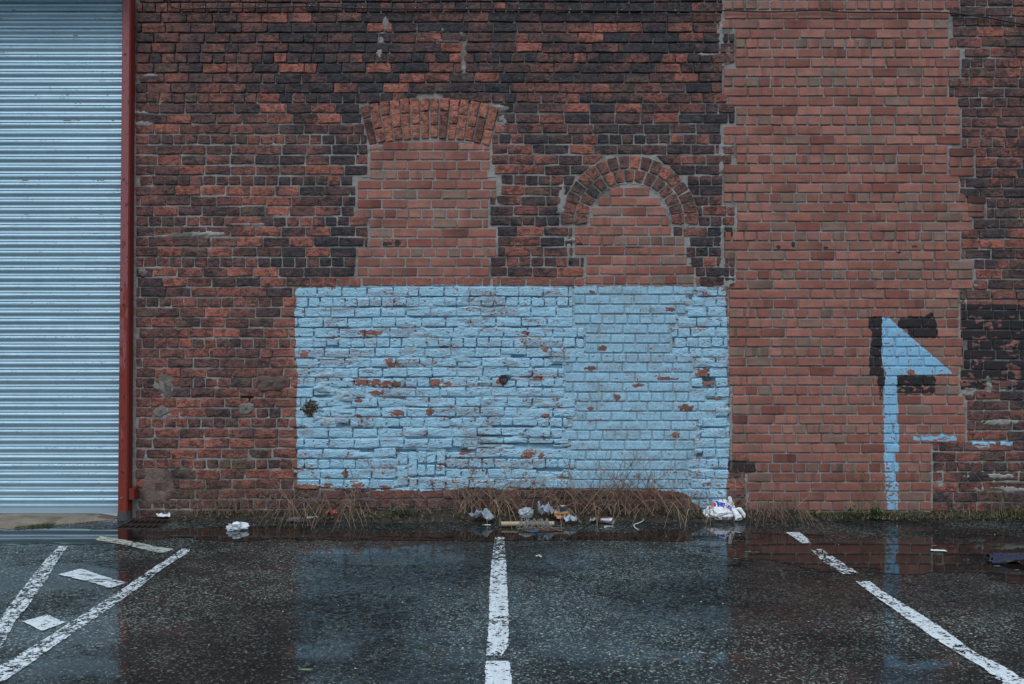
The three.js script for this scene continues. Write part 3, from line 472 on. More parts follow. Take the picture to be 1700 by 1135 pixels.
patch(450, 637, 32, 17, 14, 0.012, new THREE.MeshStandardMaterial({ map: mortarMap, color: new THREE.Color(...lin('#6e5f57')), roughness: 0.95, bumpMap: mortarBump, bumpScale: 0.01 }), 1);
patch(264, 808, 40, 46, 21, 0.006, new THREE.MeshStandardMaterial({ map: mortarMap, color: new THREE.Color(...lin('#86736a')), roughness: 0.95, bumpMap: mortarBump, bumpScale: 0.014 }), 1);
patch(410, 678, 20, 14, 17, 0.010, renderMat, 1);

// ---------------------------------------------------------------- roller shutter
const shutterMap = tex(2048, 1024, (u, v, o) => {
  const x = u * 1.62, y = v * 4.9, n = fbm(x * 3, y * 40, 4, 3), sp = fbm(x * 60, y * 60, 9, 2);
  let c = mix3(lin('#a2c2d4'), lin('#b8d6e6'), n); c = c.map((q) => q * mix(0.96, 1, smooth(0.25, 0.55, fbm(x * 14, y * 5, 15, 3)))); const t = 0.93 + 0.1 * sp; c = c.map((q) => q * t);
  const band = fbm(1, Math.floor(y / 0.078), 77, 1), rust = fbm(x * 9, Math.floor(y / 0.078) * 3.3 + 0.5, 31, 2), fine = fbm(x * 50, y * 260, 8, 2), pos = (y / 0.078) % 1;
  if (y > 2.6 && band > 0.45 && rust > 0.72 && pos > 0.52 && pos < 0.61 && fine > 0.42) c = lin('#6d5240');
  if (rust > 0.62 && pos < 0.3 && fine > 0.68) c = c.map((q) => q * 0.6);
  o[0] = c[0]; o[1] = c[1]; o[2] = c[2];
});
const shutterMat = new THREE.MeshStandardMaterial({ map: shutterMap, roughness: 0.42, metalness: 0.45 });
const PITCH = 14.2 / SCALE, SH_L = -1.6 - X(0) * 0 + X(-120), shEdge = (y) => X(ramp([[0, 211], [852, 203]], 860 - y * SCALE)) + 0.02;
const shutter = thing('roller_shutter', 'pale blue-grey ribbed metal roller shutter beside the red post', 'shutter', [X(-120), 0, -0.03]);
{
  const prof = [[0.0785, -0.014], [0.0765, -0.006], [0.073, 0.001], [0.067, 0.0065], [0.059, 0.0095], [0.051, 0.009], [0.043, 0.0055], [0.035, 0.0005], [0.028, -0.0045], [0.0225, -0.0075], [0.0205, -0.0075], [0.012, -0.0045], [0.005, -0.0025], [0.0035, -0.0045], [0.003, -0.014]];
  const r = rng(9), right = (y) => shEdge(y) - X(-120);
  for (let k = 0; k < 68; k++) {
    const y0 = 0.105 + k * PITCH, pos = [], uv = [], idx = [], N = 10, w = right(y0), dent = r();
    for (let i = 0; i <= N; i++) for (const [py, pz] of prof) {
      const x = w * i / N, dz = (fbm(x * 4, k * 3.1, 7, 2) - 0.5) * 0.004 + (fbm(x * 1.5, k * 0.23, 8, 2) - 0.5) * 0.006; pos.push(x, y0 + py + (fbm(x * 2, k * 7.7, 3, 2) - 0.5) * 0.0016, pz + dz); uv.push(x / 1.62, (y0 + py) / 4.9);
    }
    const m = prof.length; for (let i = 0; i < N; i++) for (let p = 0; p < m - 1; p++) { const a = i * m + p, b = a + m; idx.push(a, a + 1, b, b, a + 1, b + 1); }
    mesh('slat', toCreasedNormals(geoFrom(pos, idx, uv), 0.75), shutterMat, shutter);
  }
  const y0 = 0.04, w = right(0.04) - 0.02;
  const bar = mesh('bottom_bar', mergeGeometries([box(w / 2, y0 + 0.031, -0.003, w, 0.062, 0.012), box(w / 2, y0 + 0.0655, 0.0015, w, 0.005, 0.016)]), std(lin('#a3bccb'), 0.5, { metalness: 0.35 }), shutter);
  mesh('backing', box(right(2.5) / 2, 2.75, -0.03, right(2.5), 5.3, 0.02), std([0.05, 0.06, 0.07], 0.9), shutter);
}
// roll housing over the shutter, above the picture
{
  const h = thing('shutter_housing', 'boxed steel housing over the top of the shutter', 'shutter box', [X(-120), 4.83, 0]);
  mesh('casing', box(0.92, 0.2, 0.14, 1.9, 0.42, 0.36), std(lin('#8fa6b3'), 0.5, { metalness: 0.3 }), h);
}
// ---------------------------------------------------------------- red steel post
const postMap = tex(256, 2048, (u, v, o) => {
  const y = v * 4.9, n = fbm(u * 6, y * 9, 3, 4), f = fbm(u * 40, y * 60, 8, 2), keepPink = smooth(0.2, 3.2, y);
  const flake = n * 0.75 + f * 0.25 < 0.28 + 0.45 * keepPink;
  let c = flake ? lin('#8d5155') : lin('#7f2b20'); const t = 0.88 + 0.22 * f; c = c.map((q) => q * t);
  if (fbm(u * 12, y * 22, 19, 3) > 0.74) c = lin('#4a1a12');
  o[0] = c[0]; o[1] = c[1]; o[2] = c[2];
});
const postMat = new THREE.MeshStandardMaterial({ map: postMap, roughness: 0.6 }), postSide = std(lin('#6d1f14'), 0.7);
const post = thing('steel_post', 'flaking red-painted steel post at the edge of the shutter', 'post', [X(215), 0, 0.0]);
{
  const L = (y) => X(ramp([[0, 210.5], [860, 203]], 860 - y * SCALE)) - X(215), R = (y) => L(y) + ramp([[0, 0.090], [4.8, 0.078]], y);
  const pos = [], uv = [], idx = [], N = 24, zf = 0.105, cut = 0.008;
  const prof = (y) => [[L(y), -0.05], [L(y), zf - cut], [L(y) + cut, zf], [R(y) - cut * 1.5, zf], [R(y), zf - cut * 1.5], [R(y), -0.005]];
  for (let i = 0; i <= N; i++) { const y = i / N * 5.2; prof(y).forEach(([x, z], k) => { pos.push(x, y, z); uv.push([0, 0.3, 0.35, 0.85, 0.9, 1][k], y / 5.2); }); }
  for (let i = 0; i < N; i++) for (let k = 0; k < 3; k++) { const a = i * 6 + k, b = a + 6; idx.push(a, a + 1, b, b, a + 1, b + 1); }
  const idx2 = []; for (let i = 0; i < N; i++) for (let k = 3; k < 5; k++) { const a = i * 6 + k, b = a + 6; idx2.push(a, a + 1, b, b, a + 1, b + 1); }
  mesh('front_face', flat(geoFrom(pos, idx, uv)), postMat, post); mesh('side_flange', flat(geoFrom(pos, idx2, uv)), postSide, post);
  mesh('bracket', mergeGeometries([box(X(226) - X(215), Y(817), 0.06, 0.05, 0.10, 0.09), box(X(229) - X(215), Y(808), 0.05, 0.03, 0.03, 0.07)]), postSide, post);
  const bolt = new THREE.CylinderGeometry(0.008, 0.008, 0.012, 8); bolt.rotateX(Math.PI / 2); bolt.translate(X(210) - X(215), Y(823), 0.11); mesh('bolt', bolt, std([0.35, 0.4, 0.5], 0.4, { metalness: 0.8 }), post);
  for (const py of [95, 300, 505, 690]) { const b2 = new THREE.CylinderGeometry(0.009, 0.009, 0.01, 6); b2.rotateX(Math.PI / 2); b2.translate(L(Y(py)) + 0.03, Y(py), 0.108); mesh('bolt', b2, std([0.14, 0.05, 0.035], 0.7), post); }
  const foot = new THREE.CylinderGeometry(0.055, 0.065, 0.10, 10); foot.translate(X(211) - X(215), 0.03, 0.06); mesh('concrete_foot', foot, std([0.06, 0.065, 0.07], 0.9), post);
}
// ---------------------------------------------------------------- cable clipped along the top of the wall
{
  const z = 0.022, pts = [[282, -40], [282, 4], [286, 12], [300, 16], [340, 15], [425, 14], [515, 12], [600, 15], [690, 16], [780, 16], [850, 16], [950, 18], [1060, 19], [1180, 20], [1200, 19], [1275, 21], [1308, 20], [1350, 18], [1365, 18], [1395, 21], [1480, 22], [1560, 22], [1595, 25], [1640, 31], [1670, 37], [1720, 44], [1800, 46]];
  const c = thing('cable', 'thin black cable clipped along the top of the wall', 'cable', [0, 0, 0]);
  mesh('sheath', tube(pts.map(([x, y], i) => [X(x), Y(y), z]), 0.0066, 180, 6), std([0.012, 0.013, 0.015], 0.6), c);
  const clipMat = std([0.42, 0.48, 0.52], 0.5), g = new THREE.TorusGeometry(0.008, 0.003, 5, 8, Math.PI); 
  for (const [x, y] of [[341, 14], [434, 13], [515, 11.5], [603, 14.5], [690, 15.5], [775, 16], [862, 16], [947, 18], [1032, 18.5], [1120, 19.5], [1308, 20], [1392, 20.5], [1478, 21.5], [1562, 22], [1640, 30.5]]) { const m = mesh('clip', g, clipMat, c); m.rotation.y = Math.PI / 2; m.rotation.x = 0; m.position.set(X(x), Y(y), z - 0.001); }
}
// iron ring in the painted part
{
  const t = thing('iron_ring', 'small dark iron ring hanging in a broken brick of the blue paint', 'ring', [X(836), Y(630), 0.012]);
  const g = new THREE.TorusGeometry(0.034, 0.006, 6, 18); g.scale(1.05, 0.85, 1); mesh('ring', g, std([0.03, 0.02, 0.018], 0.7, { metalness: 0.5 }), t);
  mesh('staple', box(0, 0.035, -0.012, 0.05, 0.014, 0.03), std([0.03, 0.02, 0.018], 0.8), t);
}
// ---------------------------------------------------------------- wet asphalt
const POOLS = [[1480, 922, 280, 32, 1, 1], [1720, 930, 170, 40, 1, 1], [850, 890, 430, 9, 0.8, 0.75], [600, 905, 170, 18, 0.7], [1195, 905, 60, 30, 0.7], [90, 890, 230, 14, 0.9, 1], [390, 884, 130, 13, 1, 1], [60, 960, 200, 24, 0.55], [80, 1050, 220, 26, 0.65], [60, 1110, 260, 20, 0.6], [545, 1078, 85, 20, 0.85], [760, 1086, 120, 15, 0.6], [1150, 1090, 130, 16, 0.85], [1520, 1098, 76, 14, 0.9], [1010, 1080, 150, 16, 0.7], [640, 925, 150, 14, 0.5]]
  .map(([px, py, rx, ry, s, w = 0]) => { const c = G(px, py), a = G(px + rx, py), n = G(px, py + ry), f = G(px, py - ry); return { x: c[0], z: (n[1] + f[1]) / 2, rx: a[0] - c[0], rz: (n[1] - f[1]) / 2, s, w }; });
function puddle(x, z, deep = false) {
  let v = 0; const n = (fbm(x * 3.2, z * 5, 51, 4) - 0.5) * 1.1;
  for (const p of POOLS) { const dx = (x - p.x) / p.rx, dz = (z - p.z) / p.rz; if (dx * dx + dz * dz > 4) continue; v = Math.max(v, (deep ? p.w : p.s) * (1 - smooth(0.72, 1.0, Math.hypot(dx, dz) + n))); }
  return v;
}
const groundH = (x, z) => z < -0.2 || z > 6 || Math.abs(x) > 7 ? 0 : ((fbm(x * 2.2, z * 3.2, 61, 3) - 0.5) * 0.007 + (fbm(x * 2.5, z * 8, 67, 2) - 0.5) * 0.006 * smooth(-1.2, -2.4, x) * smooth(1.8, 2.6, z)) * (1 - puddle(x, z));
const TILE = 2.4, CELLS = 195;
const stone = (u, v) => {           // nearest chipping of a jittered grid, wrapping at the tile edge
  const gx = u * CELLS, gy = v * CELLS, ix = Math.floor(gx), iy = Math.floor(gy); let best = 9, id = 0, second = 9;
  for (let b = -1; b <= 1; b++) for (let a = -1; a <= 1; a++) {
    const cx = ((ix + a) % CELLS + CELLS) % CELLS, cy = ((iy + b) % CELLS + CELLS) % CELLS, h1 = hash(cx, cy, 1), h2 = hash(cx, cy, 2);
    const dx = ix + a + 0.15 + 0.7 * h1 - gx, dy = iy + b + 0.15 + 0.7 * h2 - gy, d = Math.hypot(dx * (0.75 + 0.6 * hash(cx, cy, 4)), dy * (0.75 + 0.6 * hash(cx, cy, 5)));
    const rad = 0.62 + 0.85 * hash(cx, cy, 6); if (d / rad < best) { second = best; best = d / rad; id = hash(cx, cy, 3); } else if (d < second) second = d;
  }
  return [best, id, second];
};
const ASN = 2048 /* texels */, stoneField = new Float32Array(ASN * ASN * 2);
for (let j = 0; j < ASN; j++) for (let i = 0; i < ASN; i++) { const s = stone((i + 0.5) / ASN, (j + 0.5) / ASN); stoneField[(j * ASN + i) * 2] = s[0]; stoneField[(j * ASN + i) * 2 + 1] = s[1]; }
const sf = (u, v) => (Math.floor(v * ASN) * ASN + Math.floor(u * ASN)) * 2;
const asphaltMap = tex(ASN, ASN, (u, v, o) => {
  const k = sf(u, v), d = stoneField[k], id = stoneField[k + 1], show = 1 - smooth(0.38, 0.50, d + (hash(Math.floor(u * ASN), Math.floor(v * ASN), 8) - 0.5) * 0.08), wear = pfbm(u, v, 8, 44, 4);
  const on = id > 0.60 - 0.8 * (wear - 0.5) ? show : show * 0.08, g = 0.035 + 0.20 * Math.pow((id * 7.3) % 1, 1.4), film = 0.003 + 0.004 * pfbm(u, v, 60, 12, 2);
  const hue = (id * 13.7) % 1, c = hue > 0.97 ? [1.6, 1.6, 1.6] : hue > 0.75 ? [1.0, 1, 0.88] : [0.74, 1.0, 0.96];
  for (let q = 0; q < 3; q++) o[q] = mix(film * [1, 1, 1.1][q], g * c[q], on);
});
const asphaltBump = tex(ASN, ASN, (u, v, o) => { const k = sf(u, v), d = stoneField[k], id = stoneField[k + 1]; o[0] = o[1] = o[2] = (1 - smooth(0.15, 0.55, d)) * (0.35 + 0.65 * id) * 0.8 + 0.2 * pfbm(u, v, 200, 3, 2); }, { srgb: false });
const WX0 = -6, WX1 = 6, WZ0 = -0.3, WZ1 = 5.7;
const filmMap = tex(2048, 1024, (u, v, o) => {        // r: share of standing water, g: roughness of its surface
  const x = mix(WX0, WX1, u), z = mix(WZ1, WZ0, v), p = puddle(x, z), n = fbm(x * 2.1, z * 2.8, 71, 3), f = fbm(x * 46, z * 46, 5, 2);
  o[0] = Math.max(p, clamp(0.44 + 0.9 * (n - 0.5) + 1.2 * (f - 0.5)) * (1 - p) + p); o[1] = mix(0.155, 0.03, p); o[2] = 0;
}, { srgb: false, repeat: false, channel: 1 });
const asphalt = new THREE.MeshPhysicalMaterial({ map: asphaltMap, vertexColors: true, roughness: 0.75, specularIntensity: 0.3, bumpMap: asphaltBump, bumpScale: 0.005, clearcoat: 1, clearcoatMap: filmMap, clearcoatRoughness: 1, clearcoatRoughnessMap: filmMap });
const waterMask = tex(2048, 1024, (u, v, o) => { const x = mix(WX0, WX1, u), z = mix(WZ1, WZ0, v), p = puddle(x, z, true), k = sf((((x / TILE) % 1) + 1) % 1, (((-z / TILE) % 1) + 1) % 1); o[0] = o[1] = o[2] = p > 0.05 && p * 1.25 - (1 - smooth(0.1, 0.5, stoneField[k])) * (0.2 + 0.75 * stoneField[k + 1]) > 0.02 ? 1 : 0; }, { srgb: false, repeat: false, channel: 1 });
// gully opening
const gA = G(187, 877.7), gB = G(265.6, 877.7), GR = { x0: gA[0], x1: gB[0], z0: 0.045, z1: gA[1] };
{
  const line = (a, b, n) => Array.from({ length: n + 1 }, (_, i) => mix(a, b, i / n));
  const xs = [...new Set([-40, -20, -12, ...line(-7, GR.x0, 70), ...line(GR.x0, GR.x1, 8), ...line(GR.x1, 7, 200), 12, 20, 40].map((v) => +v.toFixed(5)))], zs = [...new Set([-0.12, 0, ...line(GR.z0, GR.z1, 10), ...line(GR.z1, 5.6, 130), 7, 10, 16, 30, 50].map((v) => +v.toFixed(5)))];
  const pos = [], uv = [], uv1 = [], col = [], idx = [], m = zs.length;
  for (const x of xs) for (const z of zs) { pos.push(x, groundH(x, z), z); uv.push(x / TILE, -z / TILE); uv1.push((x - WX0) / (WX1 - WX0), 1 - (z - WZ0) / (WZ1 - WZ0)); const dirt = 0.55 + 0.75 * smooth(0.32, 0.66, fbm(x * 1.1 + 3, z * 1.5, 91, 5)); col.push(dirt, dirt * 0.99, dirt * 0.97); }
  for (let i = 0; i < xs.length - 1; i++) for (let k = 0; k < m - 1; k++) {
    const cx = (xs[i] + xs[i + 1]) / 2, cz = (zs[k] + zs[k + 1]) / 2; if (cx > GR.x0 && cx < GR.x1 && cz > GR.z0 && cz < GR.z1) continue;
    const a = i * m + k; idx.push(a, a + 1, a + m, a + m, a + 1, a + m + 1);
  }
  const g = geoFrom(pos, idx, uv, uv1, col); g.computeVertexNormals(); kind(mesh('ground', g, asphalt), 'structure', 'wet dark asphalt of the parking area with puddles', 'ground');
  // murky standing water in the hollows, chippings standing out of it
  const wp = [], w1 = [], wi = [], nx = 120, nz = 60;
  for (let i = 0; i <= nx; i++) for (let k = 0; k <= nz; k++) { const x = mix(WX0, WX1, i / nx), z = mix(0.24, 5.6, k / nz); wp.push(x, groundH(x, z) + 0.003, z); w1.push((x - WX0) / (WX1 - WX0), 1 - (z - WZ0) / (WZ1 - WZ0)); }
  for (let i = 0; i < nx; i++) for (let k = 0; k < nz; k++) { const a = i * (nz + 1) + k; if (mix(WX0, WX1, (i + 1) / nx) > GR.x0 - 0.06 && mix(WX0, WX1, i / nx) < GR.x1 + 0.06 && mix(0.24, 5.6, k / nz) < GR.z1 + 0.02) continue; wi.push(a, a + 1, a + nz + 1, a + nz + 1, a + 1, a + nz + 2); }
  const wg = geoFrom(wp, wi, w1, w1); wg.computeVertexNormals();
  kind(mesh('water', wg, new THREE.MeshPhysicalMaterial({ color: new THREE.Color(0.012, 0.011, 0.010), roughness: 0.03, ior: 1.36, alphaMap: waterMask, alphaTest: 0.5 })), 'structure', 'shallow dark puddles on the asphalt', 'puddle');
}
{
  const t = thing('drain_grate', 'rusty rectangular drain grate in the asphalt at the foot of the red post', 'grate', [(GR.x0 + GR.x1) / 2, 0, (GR.z0 + GR.z1) / 2]);
  const w = GR.x1 - GR.x0, d = GR.z1 - GR.z0, iron = std([0.045, 0.030, 0.026], 0.75, { metalness: 0.3 }), b = 0.022;
  mesh('frame', mergeGeometries([box(0, -0.012, d / 2 - b / 2, w, 0.03, b), box(0, -0.012, -d / 2 + b / 2, w, 0.03, b), box(-w / 2 + b / 2, -0.012, 0, b, 0.03, d - 2 * b), box(w / 2 - b / 2, -0.012, 0, b, 0.03, d - 2 * b)]), iron, t);
  mesh('cross_bar', box(0, -0.012, 0, w - 2 * b, 0.024, 0.02), iron, t);
  const g = box(0, -0.014, 0, 0.008, 0.022, d / 2 - b - 0.012);
  for (let k = 1; k < 8; k++) for (const s of [-1, 1]) { const m = mesh('bar', g, iron, t); m.position.set(-w / 2 + w * k / 8, 0, s * (d / 4 - 0.002)); }
  const pit = std([0.02, 0.02, 0.02], 0.9);
  mesh('pit', mergeGeometries([box(0, -0.42, 0, w, 0.02, d), box(-w / 2 - 0.01, -0.22, 0, 0.02, 0.42, d), box(w / 2 + 0.01, -0.22, 0, 0.02, 0.42, d), box(0, -0.22, d / 2 + 0.01, w, 0.42, 0.02), box(0, -0.22, -d / 2 - 0.01, w, 0.42, 0.02)]), pit, t);
}
// ---------------------------------------------------------------- painted bay lines, worn through over the chippings
const wearMaps = {};
function wearMap(level) {
  return wearMaps[level] ??= tex(256, 2048, (u, v, o) => {
    const x = u * 0.13, y = v * 2.2, n = fbm(x * 75, y * 95, 3, 3), c = fbm(x * 22, y * 18, 9, 3), e = Math.min(u, 1 - u) * 0.13, edge = fbm(y * 55, u > 0.5 ? 3 : 8, 4, 2) * 0.011;
    const crack = Math.abs(fbm(x * 14, y * 14, 71, 3) - 0.5) < 0.008 ? 0.15 : 0;
    const ok = e > edge - 0.002 && n * 0.55 + c * 0.45 + crack < level; o[0] = o[1] = o[2] = ok ? 1 : 0;
  }, { srgb: false });
}
const lineTint = tex(512, 512, (u, v, o) => { const n = pfbm(u, v, 12, 6, 5), f = pfbm(u, v, 120, 3, 2), t = 0.72 + 0.3 * n - (f > 0.66 ? 0.12 : 0); o[0] = t * 0.98; o[1] = t; o[2] = t; });
function markMat(level, color = '#d2dae0') { return new THREE.MeshStandardMaterial({ color: new THREE.Color(color), map: lineTint, alphaMap: wearMap(level), alphaTest: 0.5, roughness: 0.5, side: THREE.DoubleSide }); }
function marking(label, rows, level, off = 0, color) {      // rows: [pixel y, left x, right x]
  const pos = [], uv = [], idx = [], fine = []; let s = off;
  for (let i = 0; i < rows.length - 1; i++) { const n = 8; for (let k = 0; k < n; k++) fine.push(rows[i].map((v, c) => mix(v, rows[i + 1][c], k / n))); } fine.push(rows.at(-1));
  let last = null;
  fine.forEach(([y, l, r]) => {
    const a = G(l, y), b = G(r, y); const mid = [(a[0] + b[0]) / 2, (a[1] + b[1]) / 2]; if (last) s += Math.hypot(mid[0] - last[0], mid[1] - last[1]); last = mid;
    for (let k = 0; k <= 4; k++) { const x = mix(a[0], b[0], k / 4), z = mix(a[1], b[1], k / 4); pos.push(x, groundH(x, z) + 0.0045, z); uv.push(k / 4, s / 2.2); }
  });
  for (let i = 0; i < fine.length - 1; i++) for (let k = 0; k < 4; k++) { const a = i * 5 + k; idx.push(a, a + 5, a + 1, a + 1, a + 5, a + 6); }
  const g = geoFrom(pos, idx, uv); g.computeVertexNormals(); kind(mesh('road_marking', g, markMat(level, color)), 'structure', label, 'road marking');
}
marking('long white bay line running down the middle of the asphalt', [[930, 815.5, 840.5], [975, 812, 843], [1020, 811, 845], [1072, 808, 845], [1089, 806, 834]], 0.575);
marking('ragged flaked tip of the middle bay line by the litter heap', [[892, 821, 838], [905, 819, 838], [929, 816, 840]], 0.46, 1.9);
marking('short white end of the middle bay line nearest the camera', [[1098, 807, 845], [1104, 805, 848], [1135, 804, 851], [1190, 802, 855]], 0.60, 0.9);
marking('faded white dash near the puddle at the wall end of the slanting bay line', [[884, 1303, 1328], [893, 1318, 1340], [902, 1331, 1346]], 0.60, 0.3);
marking('broken white flecks of the slanting bay line in the puddle', [[912, 1345, 1366], [930, 1362, 1392], [953, 1398, 1428]], 0.46, 0.5);
marking('slanting white bay line running to the lower right corner', [[965, 1419, 1444], [980, 1439, 1464], [1000, 1466, 1497], [1030, 1508, 1545], [1060, 1550, 1588], [1085, 1590, 1622], [1110, 1632, 1672], [1135, 1662, 1712], [1180, 1722, 1785]], 0.575, 0.1);
marking('slanting white bay line on the left reaching toward the drain', [[911, 301, 318], [920, 290, 310], [945, 251, 270], [972, 212, 237], [1000, 168, 197], [1030, 122, 155], [1070, 60, 96], [1102, 6, 52], [1135, -55, 3], [1170, -118, -48]], 0.50, 0.7);
marking('white line along the left edge of the hatched bay', [[907, 98, 114], [930, 75, 97], [962, 49, 79], [1007, 14, 47], [1030, -2, 27], [1060, -24, 12], [1110, -62, -20]], 0.50, 1.3);
marking('yellowed cracked hatch bar beside the drain', [[891, 165, 172], [897, 158, 212], [899, 172, 223], [906, 212, 219]], 0.575, 0.2, '#b9b8ab');
marking('cracked white hatch bar touching the slanting line', [[901, 222, 230], [907.7, 218, 266], [911.6, 236, 291], [917.5, 264, 272]], 0.575, 0.5, '#b4bab4');
marking('white hatch bar in the middle between the two left lines', [[945, 131, 138], [954, 95, 165], [968, 153, 212], [975.5, 180, 186]], 0.575, 1.1);
marking('white diamond-shaped stub of a hatch bar on the left', [[1021, 76, 82], [1032, 37, 106], [1034, 40, 109], [1047, 68, 73]], 0.62, 1.6);

// ---------------------------------------------------------------- sill, soil strip and moss at the wall foot
{
  const pos = [], uv = [], idx = [], N = 40, K = 10, front = (px) => ramp([[-140, 0.60], [0, 0.56], [60, 0.52], [100, 0.40], [130, 0.27], [165, 0.18], [193, 0.07]], px);
  for (let i = 0; i <= N; i++) { const px = mix(-140, 194, i / N), taper = 1 - smooth(150, 196, px) * 0.9; for (let k = 0; k <= K; k++) { const t = k / K, x = X(px), z = mix(-0.08, front(px) + (fbm(px / 14, 2, 6, 3) - 0.5) * 0.08, t); pos.push(x, (k === K ? -0.01 : (0.034 * (1 - t * t * 0.55) + (fbm(px / 9, t * 6, 4, 3) - 0.5) * 0.012) * taper), z); uv.push(x / 1.1, z / 1.1); } }
  for (let i = 0; i < N; i++) for (let k = 0; k < K; k++) { const a = i * (K + 1) + k; idx.push(a, a + 1, a + K + 1, a + K + 1, a + 1, a + K + 2); }
  const g = geoFrom(pos, idx, uv); g.computeVertexNormals();
  tag(mesh('concrete_sill', g, new THREE.MeshStandardMaterial({ map: mortarMap, color: new THREE.Color(...lin('#8c8272')), roughness: 0.95, bumpMap: mortarBump, bumpScale: 0.012 })), 'rough tan concrete threshold under the roller shutter', 'sill');
}
const soilMap = tex(512, 512, (u, v, o) => { const n = pfbm(u, v, 20, 5, 5), f = pfbm(u, v, 120, 9, 2), t = 0.35 + 1.1 * n; const c = mix3([0.022, 0.018, 0.014], [0.055, 0.046, 0.034], smooth(0.4, 0.7, f)); o[0] = c[0] * t; o[1] = c[1] * t; o[2] = c[2] * t; });
const soilEdge = (px) => ramp([[280, 0.05], [330, 0.16], [560, 0.20], [760, 0.24], [1000, 0.24], [1300, 0.17], [1500, 0.13], [1700, 0.16]], px) + (fbm(px / 26, 3, 8, 3) - 0.5) * 0.12;
const soilTop = (px) => ramp([[280, 0.03], [340, 0.07], [900, 0.09], [1250, 0.07], [1400, 0.055], [1700, 0.065]], px);
{
  const pos = [], uv = [], idx = [], N = 260, K = 10;
  for (let i = 0; i <= N; i++) { const px = mix(282, 1850, i / N), e = soilEdge(px); for (let k = 0; k <= K; k++) { const t = k / K, x = X(px), z = mix(-0.03, e, t); pos.push(x, k === K ? -0.008 : soilTop(px) * (1 - t) * (1 - t * 0.3) + 0.006 + (fbm(px / 7, t * 7, 12, 3) - 0.5) * 0.035 * (1 - t * 0.6), z); uv.push(x / 0.7, z / 0.7); } }
  for (let i = 0; i < N; i++) for (let k = 0; k < K; k++) { const a = i * (K + 1) + k; idx.push(a, a + 1, a + K + 1, a + K + 1, a + 1, a + K + 2); }
  const g = geoFrom(pos, idx, uv); g.computeVertexNormals();
  kind(mesh('soil_strip', g, new THREE.MeshStandardMaterial({ map: soilMap, roughness: 0.95 })), 'structure', 'dark strip of soil and grit along the foot of the wall', 'ground');
}
// ---------------------------------------------------------------- dead brambles and weeds
function stems(list, sides = 3) {       // list: {pts, r0, r1}
  const pos = [], idx = [];
  for (const { pts, r0, r1 } of list) {
    const curve = new THREE.CatmullRomCurve3(pts.map((p) => new THREE.Vector3(...p))), n = Math.max(4, pts.length * 2), base = pos.length / 3, t = new THREE.Vector3(), p = new THREE.Vector3();
    for (let i = 0; i <= n; i++) {
      curve.getPoint(i / n, p); curve.getTangent(i / n, t); const a = Math.abs(t.y) < 0.9 ? new THREE.Vector3(0, 1, 0) : new THREE.Vector3(1, 0, 0), u = new THREE.Vector3().crossVectors(t, a).normalize(), v = new THREE.Vector3().crossVectors(t, u), r = mix(r0, r1, i / n);
      for (let k = 0; k < sides; k++) { const c = Math.cos(k / sides * 2 * Math.PI) * r, s = Math.sin(k / sides * 2 * Math.PI) * r; pos.push(p.x + u.x * c + v.x * s, p.y + u.y * c + v.y * s, p.z + u.z * c + v.z * s); }
    }
    for (let i = 0; i < n; i++) for (let k = 0; k < sides; k++) { const a = base + i * sides + k, b = base + i * sides + (k + 1) % sides; idx.push(a, b, a + sides, b, b + sides, a + sides); }
  }
  const g = geoFrom(pos, idx); g.computeVertexNormals(); return g;
}
function bramble(r, px, h, lean, out, list, depth = 0, start = null) {
  const s = start ?? [X(px), soilTop(px) * 0.7, 0.02 + 0.11 * r()], pts = [s], n = 4;
  const arch = r() < 0.16 ? 1.5 : 0.45; let x = s[0], y = s[1], z = s[2], bend = (r() - 0.5) * 0.6;
  for (let k = 1; k <= n; k++) { const t = k / n; x += (lean + bend * t) * h / n + (r() - 0.5) * h * 0.08; y += h / n * (1.25 - arch * t * 1.15) + (r() - 0.5) * h * 0.04; z += out * h / n * (0.3 + t) + (r() - 0.5) * h * 0.06; pts.push([x, Math.max(0.008, y), Math.max(0.012, z)]); }
  list.push({ pts, r0: depth ? 0.0024 : 0.0028 + 0.002 * r(), r1: 0.0014 });
  if (depth < 2) { const m = depth ? 1 : 1 + Math.floor(r() * 3); for (let k = 0; k < m; k++) { const b = pts[1 + Math.floor(r() * (n - 1))]; bramble(r, px, h * (0.3 + 0.35 * r()), (r() - 0.5) * 2.2, (r() - 0.2) * 0.8, list, depth + 1, b); } }
}
const twigTones = ['#8f7565', '#a68c78', '#785d50'];
